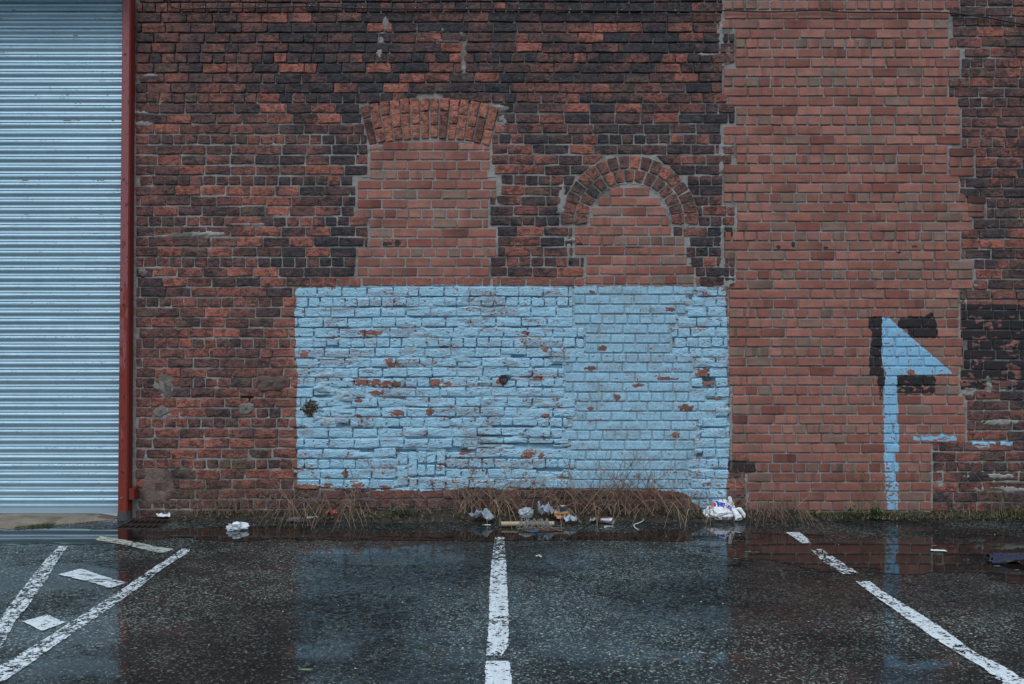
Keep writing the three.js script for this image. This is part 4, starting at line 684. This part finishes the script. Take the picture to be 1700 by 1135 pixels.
{
  const r = rng(77), lists = [[], [], []];
  const dens = [[330, 0.15], [430, 0.35], [500, 0.45], [600, 0.4], [650, 0.15], [740, 0.2], [790, 0.8], [900, 0.75], [1000, 0.85], [1140, 0.75], [1165, 0.3], [1235, 0.25], [1260, 0.4], [1310, 0.18], [1330, 0]];
  const high = [[330, 0.18], [440, 0.28], [560, 0.30], [700, 0.26], [780, 0.46], [860, 0.42], [960, 0.36], [1030, 0.56], [1100, 0.42], [1200, 0.30], [1310, 0.2]];
  for (let k = 0; k < 470; k++) { const px = 330 + 990 * r(); if (r() > ramp(dens, px)) continue; bramble(r, px, ramp(high, px) * (0.35 + 0.9 * r() * r() + 0.1 * r()), (r() - 0.5) * 2.0, 0.05 + 0.7 * r() * r(), lists[Math.floor(r() * 3)]); }
  for (let k = 0; k < 70; k++) { const px = [480 + 130 * r(), 780 + 420 * r(), 1230 + 80 * r()][k % 3], x = X(px), z = 0.12 + 0.1 * r(), d = (r() - 0.5) * 0.4, o = 0.15 + 0.25 * r(), h = 0.06 + 0.12 * r(); lists[k % 3].push({ pts: [[x, 0.04, z], [x + d * 0.3, 0.04 + h, z + o * 0.3], [x + d * 0.7, 0.02 + h * 0.7, z + o * 0.7], [x + d, 0.006, z + o]], r0: 0.003, r1: 0.0015 }); }
  const t = new THREE.Group(); t.name = numbered('dead_brambles'); scene.add(t); kind(t, 'stuff', 'tangle of dry brown bramble stems along the foot of the blue wall', 'brambles');
  lists.forEach((l, i) => mesh('stems', stems(l), std(lin(twigTones[i]), 0.9), t));
}
// fallen leaf scraps and grit in the tangle
{
  const r = rng(78), n = 1500, base = new THREE.PlaneGeometry(0.03, 0.016, 2, 1); const p = base.attributes.position; for (let i = 0; i < p.count; i++) p.setZ(i, Math.abs(p.getX(i)) * 0.35); base.computeVertexNormals();
  const im = new THREE.InstancedMesh(base, std([1, 1, 1], 0.85, { side: THREE.DoubleSide }), n); im.name = numbered('leaf_litter'); const m = new THREE.Matrix4(), q = new THREE.Quaternion(), c = new THREE.Color();
  const tones = [[0.05, 0.032, 0.02], [0.09, 0.055, 0.032], [0.03, 0.024, 0.02], [0.14, 0.08, 0.045], [0.06, 0.06, 0.05]];
  for (let k = 0; k < n; k++) { const px = 300 + 1420 * r(), e = soilEdge(px), t = Math.pow(r(), 0.8), z = 0.01 + t * (e + 0.05), y = Math.max(0.006, soilTop(px) * (1 - t) * (1 - t * 0.3) + 0.02); q.setFromEuler(new THREE.Euler(-1.57 + (r() - 0.5) * 1.4, (r() - 0.5) * 1.4, r() * 6.3)); const s = 0.35 + 0.75 * r(); m.compose(new THREE.Vector3(X(px), y, z), q, new THREE.Vector3(s, s, s)); im.setMatrixAt(k, m); const d = tones[Math.floor(r() * 5)], v = 0.6 + 0.7 * r(); im.setColorAt(k, c.setRGB(d[0] * v, d[1] * v, d[2] * v)); }
  im.castShadow = im.receiveShadow = true; scene.add(im); kind(im, 'stuff', 'scraps of dead leaves scattered along the wall foot', 'leaf litter');
}
function blade(pos, idx, x, y, z, h, lean, w, dir) { const o = pos.length / 3, c = Math.cos(dir), s = Math.sin(dir); for (let k = 0; k <= 3; k++) { const t = k / 3, f = lean * t * t, ww = w * (1 - t * 0.95) / 2; for (const e of [-1, 1]) pos.push(x + c * f * h - s * ww * e, y + h * t * (1 - 0.35 * lean * t), z + s * f * h + c * ww * e); } for (let k = 0; k < 3; k++) idx.push(o + 2 * k, o + 2 * k + 1, o + 2 * k + 2, o + 2 * k + 1, o + 2 * k + 3, o + 2 * k + 2); }
function grass(r, x0, x1, count, hMin, hMax, zTo, lean = 1) { const pos = [], idx = []; for (let k = 0; k < count; k++) { const px = mix(x0, x1, r()), z = 0.015 + zTo * r(); blade(pos, idx, X(px), soilTop(px) * (1 - z / 0.3) * 0.9, z, mix(hMin, hMax, r() * r()), lean * (0.3 + 1.1 * r()), 0.004 + 0.003 * r(), r() * 6.28); } const g = geoFrom(pos, idx); g.computeVertexNormals(); return g; }
const leafGreen = std([0.045, 0.085, 0.03], 0.8, { side: THREE.DoubleSide }), leafOlive = std([0.11, 0.105, 0.045], 0.9, { side: THREE.DoubleSide }), leafStraw = std([0.24, 0.19, 0.11], 0.9, { side: THREE.DoubleSide });
{
  const r = rng(79), t = new THREE.Group(); t.name = numbered('verge_grass'); scene.add(t); kind(t, 'stuff', 'short green and straw grass along the foot of the arrow panel', 'grass');
  mesh('green_blades', mergeGeometries([grass(r, 1330, 1420, 260, 0.02, 0.06, 0.13), grass(r, 1420, 1520, 520, 0.02, 0.07, 0.14), grass(r, 1560, 1720, 420, 0.02, 0.07, 0.16), grass(r, 350, 520, 120, 0.02, 0.06, 0.16), grass(r, 640, 700, 160, 0.02, 0.06, 0.14)]), leafGreen, t);
  mesh('olive_blades', mergeGeometries([grass(r, 1330, 1720, 520, 0.02, 0.08, 0.15), grass(r, 400, 1300, 420, 0.02, 0.10, 0.18)]), leafOlive, t);
  mesh('straw_blades', mergeGeometries([grass(r, 1420, 1720, 280, 0.03, 0.12, 0.16, 1.6), grass(r, 330, 1320, 320, 0.03, 0.12, 0.18, 1.6)]), leafStraw, t);
}
{
  const r = rng(80), t = thing('grass_tuft', 'long straw-green grass tuft drooping at the right edge of the picture', 'grass tuft', [0, 0, 0]);
  mesh('blades', grass(r, 1676, 1740, 340, 0.08, 0.24, 0.14, 1.4), leafOlive, t); mesh('dry_blades', grass(r, 1670, 1740, 200, 0.08, 0.26, 0.14, 1.5), leafStraw, t);
}
function leafy(label, px, py, r, n, size) {
  const t = thing('weed', label, 'weed', [X(px), 0.035, 0.10]); const pos = [], idx = [], st = [];
  for (let k = 0; k < n; k++) { const a = r() * 6.28, h = size * (0.3 + 0.8 * r()), e = [Math.cos(a) * size * (0.4 + 0.7 * r()), h, Math.sin(a) * size * 0.5 + 0.02]; st.push({ pts: [[0, 0, 0], [e[0] * 0.4, h * 0.7, e[2] * 0.4], e], r0: 0.0016, r1: 0.001 });
    for (let q = 0; q < 3; q++) blade(pos, idx, e[0], e[1] - 0.006, e[2], 0.03 + 0.025 * r(), 1.1, 0.016, r() * 6.28); }
  const g = geoFrom(pos, idx); g.computeVertexNormals(); mesh('leaves', g, std([0.05, 0.11, 0.04], 0.7, { side: THREE.DoubleSide }), t); mesh('stalks', stems(st), std([0.06, 0.08, 0.03], 0.8), t);
}
{ const r = rng(81); leafy('small green weed rooted below the bramble under the blue paint', 668, 848, r, 16, 0.09); leafy('dark green leafy weed against the arrow panel foot', 1407, 846, r, 12, 0.085); leafy('low green weed clump just left of the painted pole', 1445, 848, r, 22, 0.06); }
{
  const r = rng(82), l = [], t = thing('dead_weed', 'pale dry branching weed stalk in front of the arrow panel', 'dead weed', [0, 0, 0]);
  for (let k = 0; k < 9; k++) bramble(r, 1415 + 50 * r(), 0.22 + 0.22 * r(), (r() - 0.5) * 0.7, 0.15, l); mesh('stalks', stems(l), std(lin('#8d7358'), 0.9), t);
  const l2 = [], t2 = thing('dead_weed', 'thin dry stalks leaning against the dark wall at far right', 'dead weed', [0, 0, 0]);
  for (let k = 0; k < 5; k++) bramble(r, 1625 + 50 * r(), 0.2 + 0.22 * r(), (r() - 0.2) * 0.8, 0.15, l2); mesh('stalks', stems(l2), std(lin('#7c6a52'), 0.9), t2);
  const l3 = [], t3 = thing('dead_weed', 'thin grey weed stalks growing against the patched wall by the post', 'dead weed', [0, 0, 0]);
  for (let k = 0; k < 14; k++) bramble(r, 330 + 90 * r(), 0.2 + 0.4 * r(), (r() - 0.5) * 0.6, 0.12, l3); mesh('stalks', stems(l3), std(lin('#76634f'), 0.9), t3);
}
{ // rusty moss clump on the paint
  const r = rng(83), pos = [], idx = []; for (let k = 0; k < 420; k++) { const a = r() * 6.28, d = Math.sqrt(r()); blade(pos, idx, X(516 + Math.cos(a) * 13 * d), Y(678 + Math.sin(a) * 13 * d), 0.0, 0.012 + 0.02 * r(), 0.6, 0.004, r() * 6.28); }
  for (let i = 0; i < pos.length; i += 3) pos[i + 2] = Math.abs(pos[i + 2]) * 0.6 + 0.004;
  const g = geoFrom(pos, idx); g.computeVertexNormals(); tag(mesh('moss_clump', g, std([0.07, 0.042, 0.014], 0.95, { side: THREE.DoubleSide })), 'rust-brown dead moss clump stuck on the blue paint', 'moss');
  const p2 = [], i2 = []; for (let k = 0; k < 500; k++) { const px = 70 + 50 * r(), g2 = [X(px), 0.40 + 0.12 * r() - (px - 70) * 0.0018]; blade(p2, i2, g2[0], 0.006, g2[1], 0.012 + 0.016 * r(), 0.6, 0.005, r() * 6.28); }
  const gg = geoFrom(p2, i2); gg.computeVertexNormals(); kind(mesh('sill_moss', gg, std([0.05, 0.075, 0.025], 0.95, { side: THREE.DoubleSide })), 'stuff', 'green moss along the front edge of the concrete sill', 'moss');
}
// ---------------------------------------------------------------- litter
function crumple(w, h, d, seed, amp = 0.25, det = 3, sharp = 1) {      // crumpled lump, sizes in metres, sitting on y = 0
  let g = new THREE.IcosahedronGeometry(0.5, det); g.deleteAttribute('uv'); g.deleteAttribute('normal'); g = mergeVertices(g, 1e-4); const p = g.attributes.position, uv = [];
  for (let i = 0; i < p.count; i++) { let x = p.getX(i), y = p.getY(i), z = p.getZ(i); const n = 1 - Math.abs(2 * fbm(x * 4 + seed, y * 4 + z * 3.1 + seed, seed, 3) - 1) * 1.6 * sharp, f = fbm(x * 9 + seed, z * 9 + y * 5, seed + 5, 2) - 0.5, k = 1 + amp * (n - 0.5) + amp * 0.5 * f; x *= k; y *= k; z *= k; uv.push(x + 0.5, y + 0.5); p.setXYZ(i, x * w, Math.max(y, -0.36) * h + 0.36 * h, z * d); }
  g.setAttribute('uv', new THREE.Float32BufferAttribute(uv, 2)); return toCreasedNormals(g, 0.5);
}
function sheet(w, d, seed, lift = 0.03, n = 8, ragged = 0.3) {        // creased sheet lying on the ground
  const pos = [], uv = [], idx = [], bot = [];
  for (let j = 0; j <= n; j++) for (let i = 0; i <= n; i++) { const u = i / n - 0.5, v = j / n - 0.5, e = 1 - ragged * fbm(u * 4 + seed, v * 4, seed, 2); pos.push(u * w * e, 0.006 + lift * Math.pow(fbm(u * 5 + seed, v * 5 + seed, seed + 2, 3), 1.5) * 1.4, v * d * e); uv.push(u + 0.5, v + 0.5); }
  for (let j = 0; j < n; j++) for (let i = 0; i < n; i++) { const a = j * (n + 1) + i; idx.push(a, a + n + 1, a + 1, a + 1, a + n + 1, a + n + 2); }
  return flat(geoFrom(pos, idx, uv));
}
const at = (o, px, py, y = 0, turn = 0) => { const g = G(px, py); o.position.set(g[0], y, g[1]); o.rotation.y = turn; return o; };
const film = (c, r = 0.4) => std(c, r, { side: THREE.DoubleSide });
const white = film([0.62, 0.68, 0.72], 0.5);
// carrier bag
{
  const print = tex(512, 256, (u, v, o) => {
    o[0] = 0.76; o[1] = 0.80; o[2] = 0.83; const n = fbm(u * 40, v * 24, 3, 2), x = u * 100, y = v * 60;
    const band = 41 + (x - 45) * 0.05 - Math.max(0, x - 58) * 0.55, inb = Math.abs(y - band) < 4.6;
    if (inb && x > 26 && x < 38 && n > 0.42) { o[0] = 0.55; o[1] = 0.03; o[2] = 0.05; }
    if (inb && x > 40 && x < 76 && n > 0.40) { o[0] = 0.012; o[1] = 0.04; o[2] = 0.36; }
    if (x > 72 && x < 84 && y > 18 && y < 30 && n > 0.5) { o[0] = 0.25; o[1] = 0.42; o[2] = 0.62; }
    if (Math.abs(y - band + 6) < 1.6 && ((x > 52 && x < 56) || (x > 70 && x < 74))) { o[0] = 0.5; o[1] = 0.03; o[2] = 0.05; }
  }, { repeat: false });
  const t = thing('carrier_bag', 'tied white plastic carrier bag with red and blue print at the wall foot', 'bag', [0, 0, 0]); at(t, 1195, 862, 0);
  const body = crumple(0.30, 0.20, 0.22, 4, 0.22, 12, 0.8), p = body.attributes.position, uv = body.attributes.uv;
  for (let i = 0; i < p.count; i++) { const x = p.getX(i), y = p.getY(i), f = 1 - smooth(0.02, 0.20, y) * 0.42; p.setX(i, x * f + 0.03 * smooth(0.05, 0.2, y)); uv.setXY(i, clamp(0.5 + p.getX(i) / 0.34), clamp(p.getY(i) / 0.21)); }
  body.computeVertexNormals(); mesh('body', body, new THREE.MeshStandardMaterial({ map: print, roughness: 0.38 }), t);
  const ear = (pts, rs) => { const c = new THREE.CatmullRomCurve3(pts.map((q) => new THREE.Vector3(...q))), g = new THREE.TubeGeometry(c, 16, 1, 9, false), pp = g.attributes.position, q = new THREE.Vector3(); for (let i = 0; i < pp.count; i++) { const k = Math.floor(i / 10), s = ramp(rs, k / 16); c.getPoint(k / 16, q); const wob = 0.75 + 0.5 * hash(i % 10, k >> 1, 6); pp.setXYZ(i, q.x + (pp.getX(i) - q.x) * s * wob, q.y + (pp.getY(i) - q.y) * s * wob, q.z + (pp.getZ(i) - q.z) * s * 0.5 * wob); } g.computeVertexNormals(); return g; };
  const wm = std([0.76, 0.80, 0.83], 0.45, { side: THREE.DoubleSide });
  mesh('handle', ear([[0.115, 0.09, 0.03], [0.10, 0.14, 0.035], [0.085, 0.185, 0.03], [0.083, 0.215, 0.03]], [[0, 0.026], [0.4, 0.020], [0.75, 0.019], [0.95, 0.015], [1, 0.002]]), wm, t);
  mesh('tied_end', mergeGeometries([ear([[0.11, 0.10, 0.06], [0.135, 0.06, 0.09], [0.145, 0.015, 0.10], [0.148, 0.004, 0.10]], [[0, 0.014], [0.3, 0.026], [0.6, 0.036], [0.9, 0.022], [1, 0.002]]), ear([[0.12, 0.10, 0.06], [0.16, 0.105, 0.06], [0.19, 0.075, 0.07], [0.205, 0.03, 0.08]], [[0, 0.012], [0.4, 0.018], [0.8, 0.018], [1, 0.006]])]), wm, t);
}
const lump = (name, label, cat, px, py, w, h, d, seed, mat, y = 0, turn = 0, amp = 0.35) => at(tag(mesh(name, crumple(w, h, d, seed, amp, 5), mat), label, cat), px, py, y, turn);
const wad = (name, label, cat, px, py, w, h, d, seed, mat, y = 0, turn = 0) => at(tag(mesh(name, sheet(w, d, seed, h * 1.3, 14, 0.55), mat), label, cat), px, py, y, turn);
const paper = (name, label, cat, px, py, w, d, seed, mat, lift = 0.02, turn = 0, y = 0) => at(tag(mesh(name, sheet(w, d, seed, lift), mat), label, cat), px, py, y, turn);
lump('grey_rag', 'dirty grey rag in the grit left of the red wrapper', 'rag', 492, 866, 0.13, 0.05, 0.06, 41, film([0.14, 0.13, 0.12], 0.9), 0, 0.2, 0.5);
paper('paper_scrap', 'torn pale blue-white paper strip between the rag and the red wrapper', 'paper', 520, 864, 0.12, 0.05, 43, film([0.45, 0.50, 0.52], 0.7), 0.03, 0.3, 0.01);
lump('crumpled_foil', 'crumpled white foil lying in the puddle left of the brambles', 'foil', 394, 880, 0.16, 0.075, 0.06, 8, std([0.52, 0.57, 0.62], 0.4, { metalness: 0.2, side: THREE.DoubleSide }), 0, 0.2, 0.75);
paper('paper_scrap', 'white printed paper scrap standing behind the drain grate', 'paper', 272, 861, 0.13, 0.10, 3, white, 0.05, 0, 0.004);
tag(at(mesh('plastic_straw', (() => { const g = new THREE.CylinderGeometry(0.006, 0.006, 0.15, 8); g.rotateZ(Math.PI / 2); return g; })(), std([0.55, 0.62, 0.66], 0.4)), 298, 859, 0.012), 'pale plastic straw on the ground right of the drain', 'straw');
paper('wrapper', 'red and white sweet wrapper in the brambles left of centre', 'wrapper', 550, 862, 0.12, 0.07, 5, film([0.55, 0.05, 0.06], 0.35), 0.05, 0.5, 0.03);
lump('green_scrap', 'dark green plastic scrap behind the red wrapper', 'plastic scrap', 556, 858, 0.06, 0.05, 0.05, 12, film([0.06, 0.11, 0.06], 0.4), 0.05);
wad('plastic_film', 'clouded crumpled clear plastic left of the litter heap', 'plastic film', 800, 868, 0.27, 0.075, 0.13, 15, film([0.27, 0.32, 0.37], 0.25), 0.02, -0.4);
lump('plastic_cup', 'crushed clear plastic cup on the cardboard tube', 'plastic cup', 873, 867, 0.12, 0.10, 0.08, 18, film([0.30, 0.33, 0.37], 0.25), 0.045, 0, 0.45);
wad('plastic_film', 'pale bluish plastic film behind the tan tube', 'plastic film', 905, 867, 0.20, 0.10, 0.10, 22, film([0.33, 0.38, 0.45], 0.28), 0.045, 0.3, 0.5);
lump('food_packet', 'torn packet with orange and green print on the litter heap', 'packet', 933, 867, 0.13, 0.13, 0.08, 25, new THREE.MeshStandardMaterial({ roughness: 0.35, map: tex(64, 64, (u, v, o) => { const n = fbm(u * 14, v * 14, 2, 2), c = v > 0.66 ? [0.03, 0.03, 0.04] : n > 0.6 ? [0.12, 0.16, 0.05] : n > 0.36 ? [0.55, 0.17, 0.05] : [0.5, 0.42, 0.34]; o[0] = c[0]; o[1] = c[1]; o[2] = c[2]; }) }), 0.035, 0.1, 0.45);
wad('plastic_film', 'thin white plastic film right of the orange packet', 'plastic film', 948, 871, 0.16, 0.06, 0.08, 28, film([0.42, 0.48, 0.56], 0.3), 0.01, 0.4, 0.55);
{
  const g = new THREE.CylinderGeometry(0.021, 0.021, 0.46, 16, 4, true); g.rotateZ(Math.PI / 2); const m = at(mesh('cardboard_tube', mergeGeometries([g, (() => { const c = new THREE.CylinderGeometry(0.017, 0.017, 0.46, 16, 1, true); c.rotateZ(Math.PI / 2); return c; })()]), film([0.42, 0.33, 0.21], 0.75)), 876, 875, 0.03, 0.02); tag(m, 'tan cardboard tube lying in the litter heap', 'tube');
  const plank = (w, h, d, seed) => { const s = new THREE.BoxGeometry(w, h, d, 8, 1, 2), p = s.attributes.position; for (let i = 0; i < p.count; i++) { const x = p.getX(i); p.setXYZ(i, x, p.getY(i) + (fbm(x * 9, seed, seed, 2) - 0.5) * 0.006, p.getZ(i) + (fbm(x * 7, seed + 3, seed, 2) - 0.5) * 0.008); } s.computeVertexNormals(); return s; };
  const wood = std([0.10, 0.055, 0.038], 0.8);
  tag(at(mesh('wood_slat', plank(0.25, 0.016, 0.03, 4), wood), 893, 880, 0.012, 0.25), 'longer reddish wood slat at the front of the litter heap', 'wood slat');
  tag(at(mesh('wood_slat', plank(0.16, 0.014, 0.03, 7), wood), 912, 881, 0.010, 0.12), 'shorter reddish wood slat right of the longer one', 'wood slat');
  tag(at(mesh('blue_plastic_piece', crumple(0.11, 0.02, 0.06, 31, 0.2, 4), std([0.02, 0.06, 0.13], 0.5)), 886, 883, 0), 'flat dark blue plastic piece under the wood slats', 'plastic piece');
}
{
  const r = rng(90), t = thing('shredded_plastic', 'grey shredded plastic strips draped over the cardboard tube', 'plastic strips', [0, 0, 0]), l = []; const o = G(890, 875);
  for (let k = 0; k < 30; k++) { const x = o[0] + (r() - 0.5) * 0.24 - 0.02, z = o[1] + 0.02; l.push({ pts: [[x, 0.055 + 0.02 * r(), z - 0.03], [x + (r() - 0.5) * 0.05, 0.05, z + 0.02], [x + (r() - 0.5) * 0.12, 0.014 + 0.02 * r(), z + 0.05 + 0.06 * r()], [x + (r() - 0.5) * 0.34, 0.008, z + 0.05 + 0.14 * r()]], r0: 0.004, r1: 0.0022 }); }
  mesh('strips', stems(l, 4), std([0.20, 0.19, 0.18], 0.6), t);
}
{
  const t = thing('drinks_can', 'crushed silver and red drinks can under the brambles', 'can', [0, 0, 0]); at(t, 1008, 870, 0.034, 0.9);
  const prof = [[0.001, -0.06], [0.024, -0.06], [0.027, -0.055], [0.033, -0.045], [0.033, 0.045], [0.028, 0.056], [0.024, 0.06], [0.022, 0.056], [0.001, 0.056]].map(([a, b]) => new THREE.Vector2(a, b)); const g = new THREE.LatheGeometry(prof, 20), p = g.attributes.position; for (let i = 0; i < p.count; i++) { const y = p.getY(i), k = 1 - 0.22 * smooth(0.3, 0.7, fbm(p.getX(i) * 40, y * 30, 5, 2)); if (Math.abs(y) < 0.05) { p.setX(i, p.getX(i) * k); p.setZ(i, p.getZ(i) * k); } } g.rotateX(Math.PI / 2); g.computeVertexNormals();
  mesh('can_body', g, new THREE.MeshStandardMaterial({ metalness: 0.75, roughness: 0.3, map: tex(128, 64, (u, v, o) => { const red = fbm(u * 9, v * 5, 4, 2) > 0.52 && v > 0.25 && v < 0.8; const c = red ? [0.4, 0.05, 0.05] : [0.62, 0.64, 0.68]; o[0] = c[0]; o[1] = c[1]; o[2] = c[2]; }), side: THREE.DoubleSide }), t);
}
{
  const P = [[1075, 853], [1066, 854], [1062, 858], [1066, 863], [1068, 866], [1062, 870], [1053, 873], [1054, 878], [1060, 882]].map(([a, b]) => { const g = G(a, b + 1); return [g[0], 0.02, g[1]]; });
  tag(mesh('string', tube(P, 0.0045, 60, 5), std([0.52, 0.60, 0.64], 0.6)), 'wavy white string trailing onto the asphalt from the brambles', 'string');
}
paper('paper_scrap', 'small white scrap flat on the asphalt below the clouded plastic', 'paper', 808, 873, 0.08, 0.03, 45, white, 0.012, 0.1);
paper('tissue', 'small dirty white tissue in front of the drinks can', 'tissue', 1010, 878, 0.09, 0.05, 7, film([0.38, 0.37, 0.36], 0.8), 0.03);
paper('tissue', 'grey tissue scrap left of the drinks can', 'tissue', 985, 868, 0.07, 0.07, 9, film([0.32, 0.31, 0.31], 0.8), 0.05);
wad('crumpled_paper', 'crumpled pale paper at the foot of the dark wall near the right edge', 'paper', 1634, 858, 0.18, 0.05, 0.08, 33, film([0.48, 0.53, 0.58], 0.7), 0.012, 0, 0.55);
paper('card', 'small flat white card floating in the right puddle', 'card', 1557, 915, 0.13, 0.06, 13, white, 0.006, -0.2);
paper('paper_scrap', 'creamy torn paper scrap on the asphalt in front of the heap', 'paper', 894, 926, 0.05, 0.04, 15, film([0.5, 0.48, 0.42], 0.8), 0.02);
paper('paper_scrap', 'tiny pale scrap lying left of the middle bay line end', 'paper', 831, 896, 0.02, 0.02, 16, white, 0.01);
{
  const t = thing('blue_cloth', 'wet dark blue cloth lying in the puddle at the right edge', 'cloth', [0, 0, 0]); at(t, 1692, 934, 0.0, -0.18);
  const g = new THREE.PlaneGeometry(0.46, 0.20, 60, 26), p = g.attributes.position; for (let i = 0; i < p.count; i++) { const x = p.getX(i), y = p.getY(i), e = 1 - 0.25 * fbm(x * 9, y * 9, 5, 2), fold = Math.pow(1 - Math.abs(2 * fbm(x * 5 + 3, y * 16 + 1, 9, 3) - 1), 3); p.setXYZ(i, x * e, 0.006 + 0.05 * fold, -y * e); } g.computeVertexNormals();
  mesh('fabric', g, std([0.008, 0.014, 0.042], 0.75, { side: THREE.DoubleSide }), t);
}
// single leaves and white pebbles lying on the asphalt
{
  const leafG = (() => { const s = new THREE.Shape(); s.moveTo(-0.03, 0); s.quadraticCurveTo(-0.005, 0.019, 0.03, 0); s.quadraticCurveTo(-0.005, -0.019, -0.03, 0); const g = new THREE.ShapeGeometry(s, 6); g.rotateX(-Math.PI / 2); const p = g.attributes.position; for (let i = 0; i < p.count; i++) p.setY(i, 0.006 + Math.abs(p.getZ(i)) * 0.35 + Math.abs(p.getX(i)) * 0.15); g.computeVertexNormals(); return g; })();
  const put = (px, py, s, turn, col, label) => { const m = tag(mesh('fallen_leaf', leafG, std(col, 0.7, { side: THREE.DoubleSide })), label, 'leaf', 'single leaves on the asphalt'); at(m, px, py, 0, turn); m.scale.setScalar(s); };
  put(1031, 1091, 0.9, 0.6, [0.26, 0.19, 0.15], 'pale tan leaf on the asphalt, left of two near the bottom');
  put(1123, 1096, 0.8, 0.1, [0.22, 0.15, 0.11], 'pale brown leaf on the asphalt, right of two near the bottom');
  put(508, 1115, 1.3, 0.05, [0.13, 0.19, 0.08], 'green leaf lying near the bottom left of the middle line');
  put(579, 936, 0.7, 0.4, [0.18, 0.07, 0.04], 'rust-coloured leaf lying below the blue reflection');
  put(247, 997, 0.7, 0.3, [0.24, 0.10, 0.05], 'orange leaf just right of the left slanting line');
  put(1551, 907, 0.9, 0.2, [0.24, 0.22, 0.07], 'yellowish leaf beside the floating white card');
  put(1655, 941, 0.9, 0.1, [0.22, 0.17, 0.12], 'tan leaf in front of the blue cloth, left one');
  put(1688, 947, 0.7, 0.2, [0.24, 0.20, 0.14], 'tan leaf in front of the blue cloth, right one');
  put(1352, 922, 0.8, 0.2, [0.2, 0.11, 0.05], 'brown leaf among the flecks of the right bay line');
  put(1187, 919, 0.6, 0.1, [0.2, 0.16, 0.06], 'yellow-brown leaf in the puddle below the carrier bag');
  put(1222, 929, 0.9, -0.2, [0.2, 0.15, 0.10], 'long dry leaf right of and below the carrier bag');
  const up = tag(mesh('fallen_leaf', leafG, std([0.30, 0.17, 0.10], 0.7, { side: THREE.DoubleSide })), 'upright tan leaf leaning on the foot of the arrow panel', 'leaf'); up.position.set(X(1354), 0.075, 0.09); up.rotation.set(1.2, 0.4, 0.7); up.scale.setScalar(1.1);
  const r = rng(99), peb = new THREE.IcosahedronGeometry(0.011, 1); peb.scale(1.2, 0.55, 1); const pm = std([0.42, 0.46, 0.48], 0.7);
  const spots = [[486, 954], [556, 931], [503, 891], [470, 1016], [440, 995], [562, 1006], [668, 1001], [747, 979], [768, 1077], [855, 1086], [1012, 1088], [1068, 999], [1079, 937], [1200, 1003], [1133, 991], [1164, 1000], [1106, 891], [1228, 889], [1481, 1035], [343, 986], [347, 1072], [345, 1022], [383, 995], [1392, 905], [590, 1111], [1012, 1086], [925, 1000], [1142, 1087], [1651, 888], [1489, 874]];
  const seen = new THREE.Group(); seen.name = numbered('grit'); scene.add(seen); kind(seen, 'stuff', 'tiny white pebbles and grit scattered over the asphalt', 'grit');
  mesh('pebbles', mergeGeometries(spots.map(([a, b]) => { const g = peb.clone(), q = G(a, b), s = 0.3 + 0.5 * r() * r(); g.scale(s, s, s); g.rotateY(r() * 6); g.translate(q[0], 0.006, q[1]); return g; })), pm, seen);
}
for (const w of [wallOld, wallPanel, wallWindow, wallDoor, wallEnd]) w.userData.kind = 'thing';
shadows(scene);
renderer.render(scene, camera);
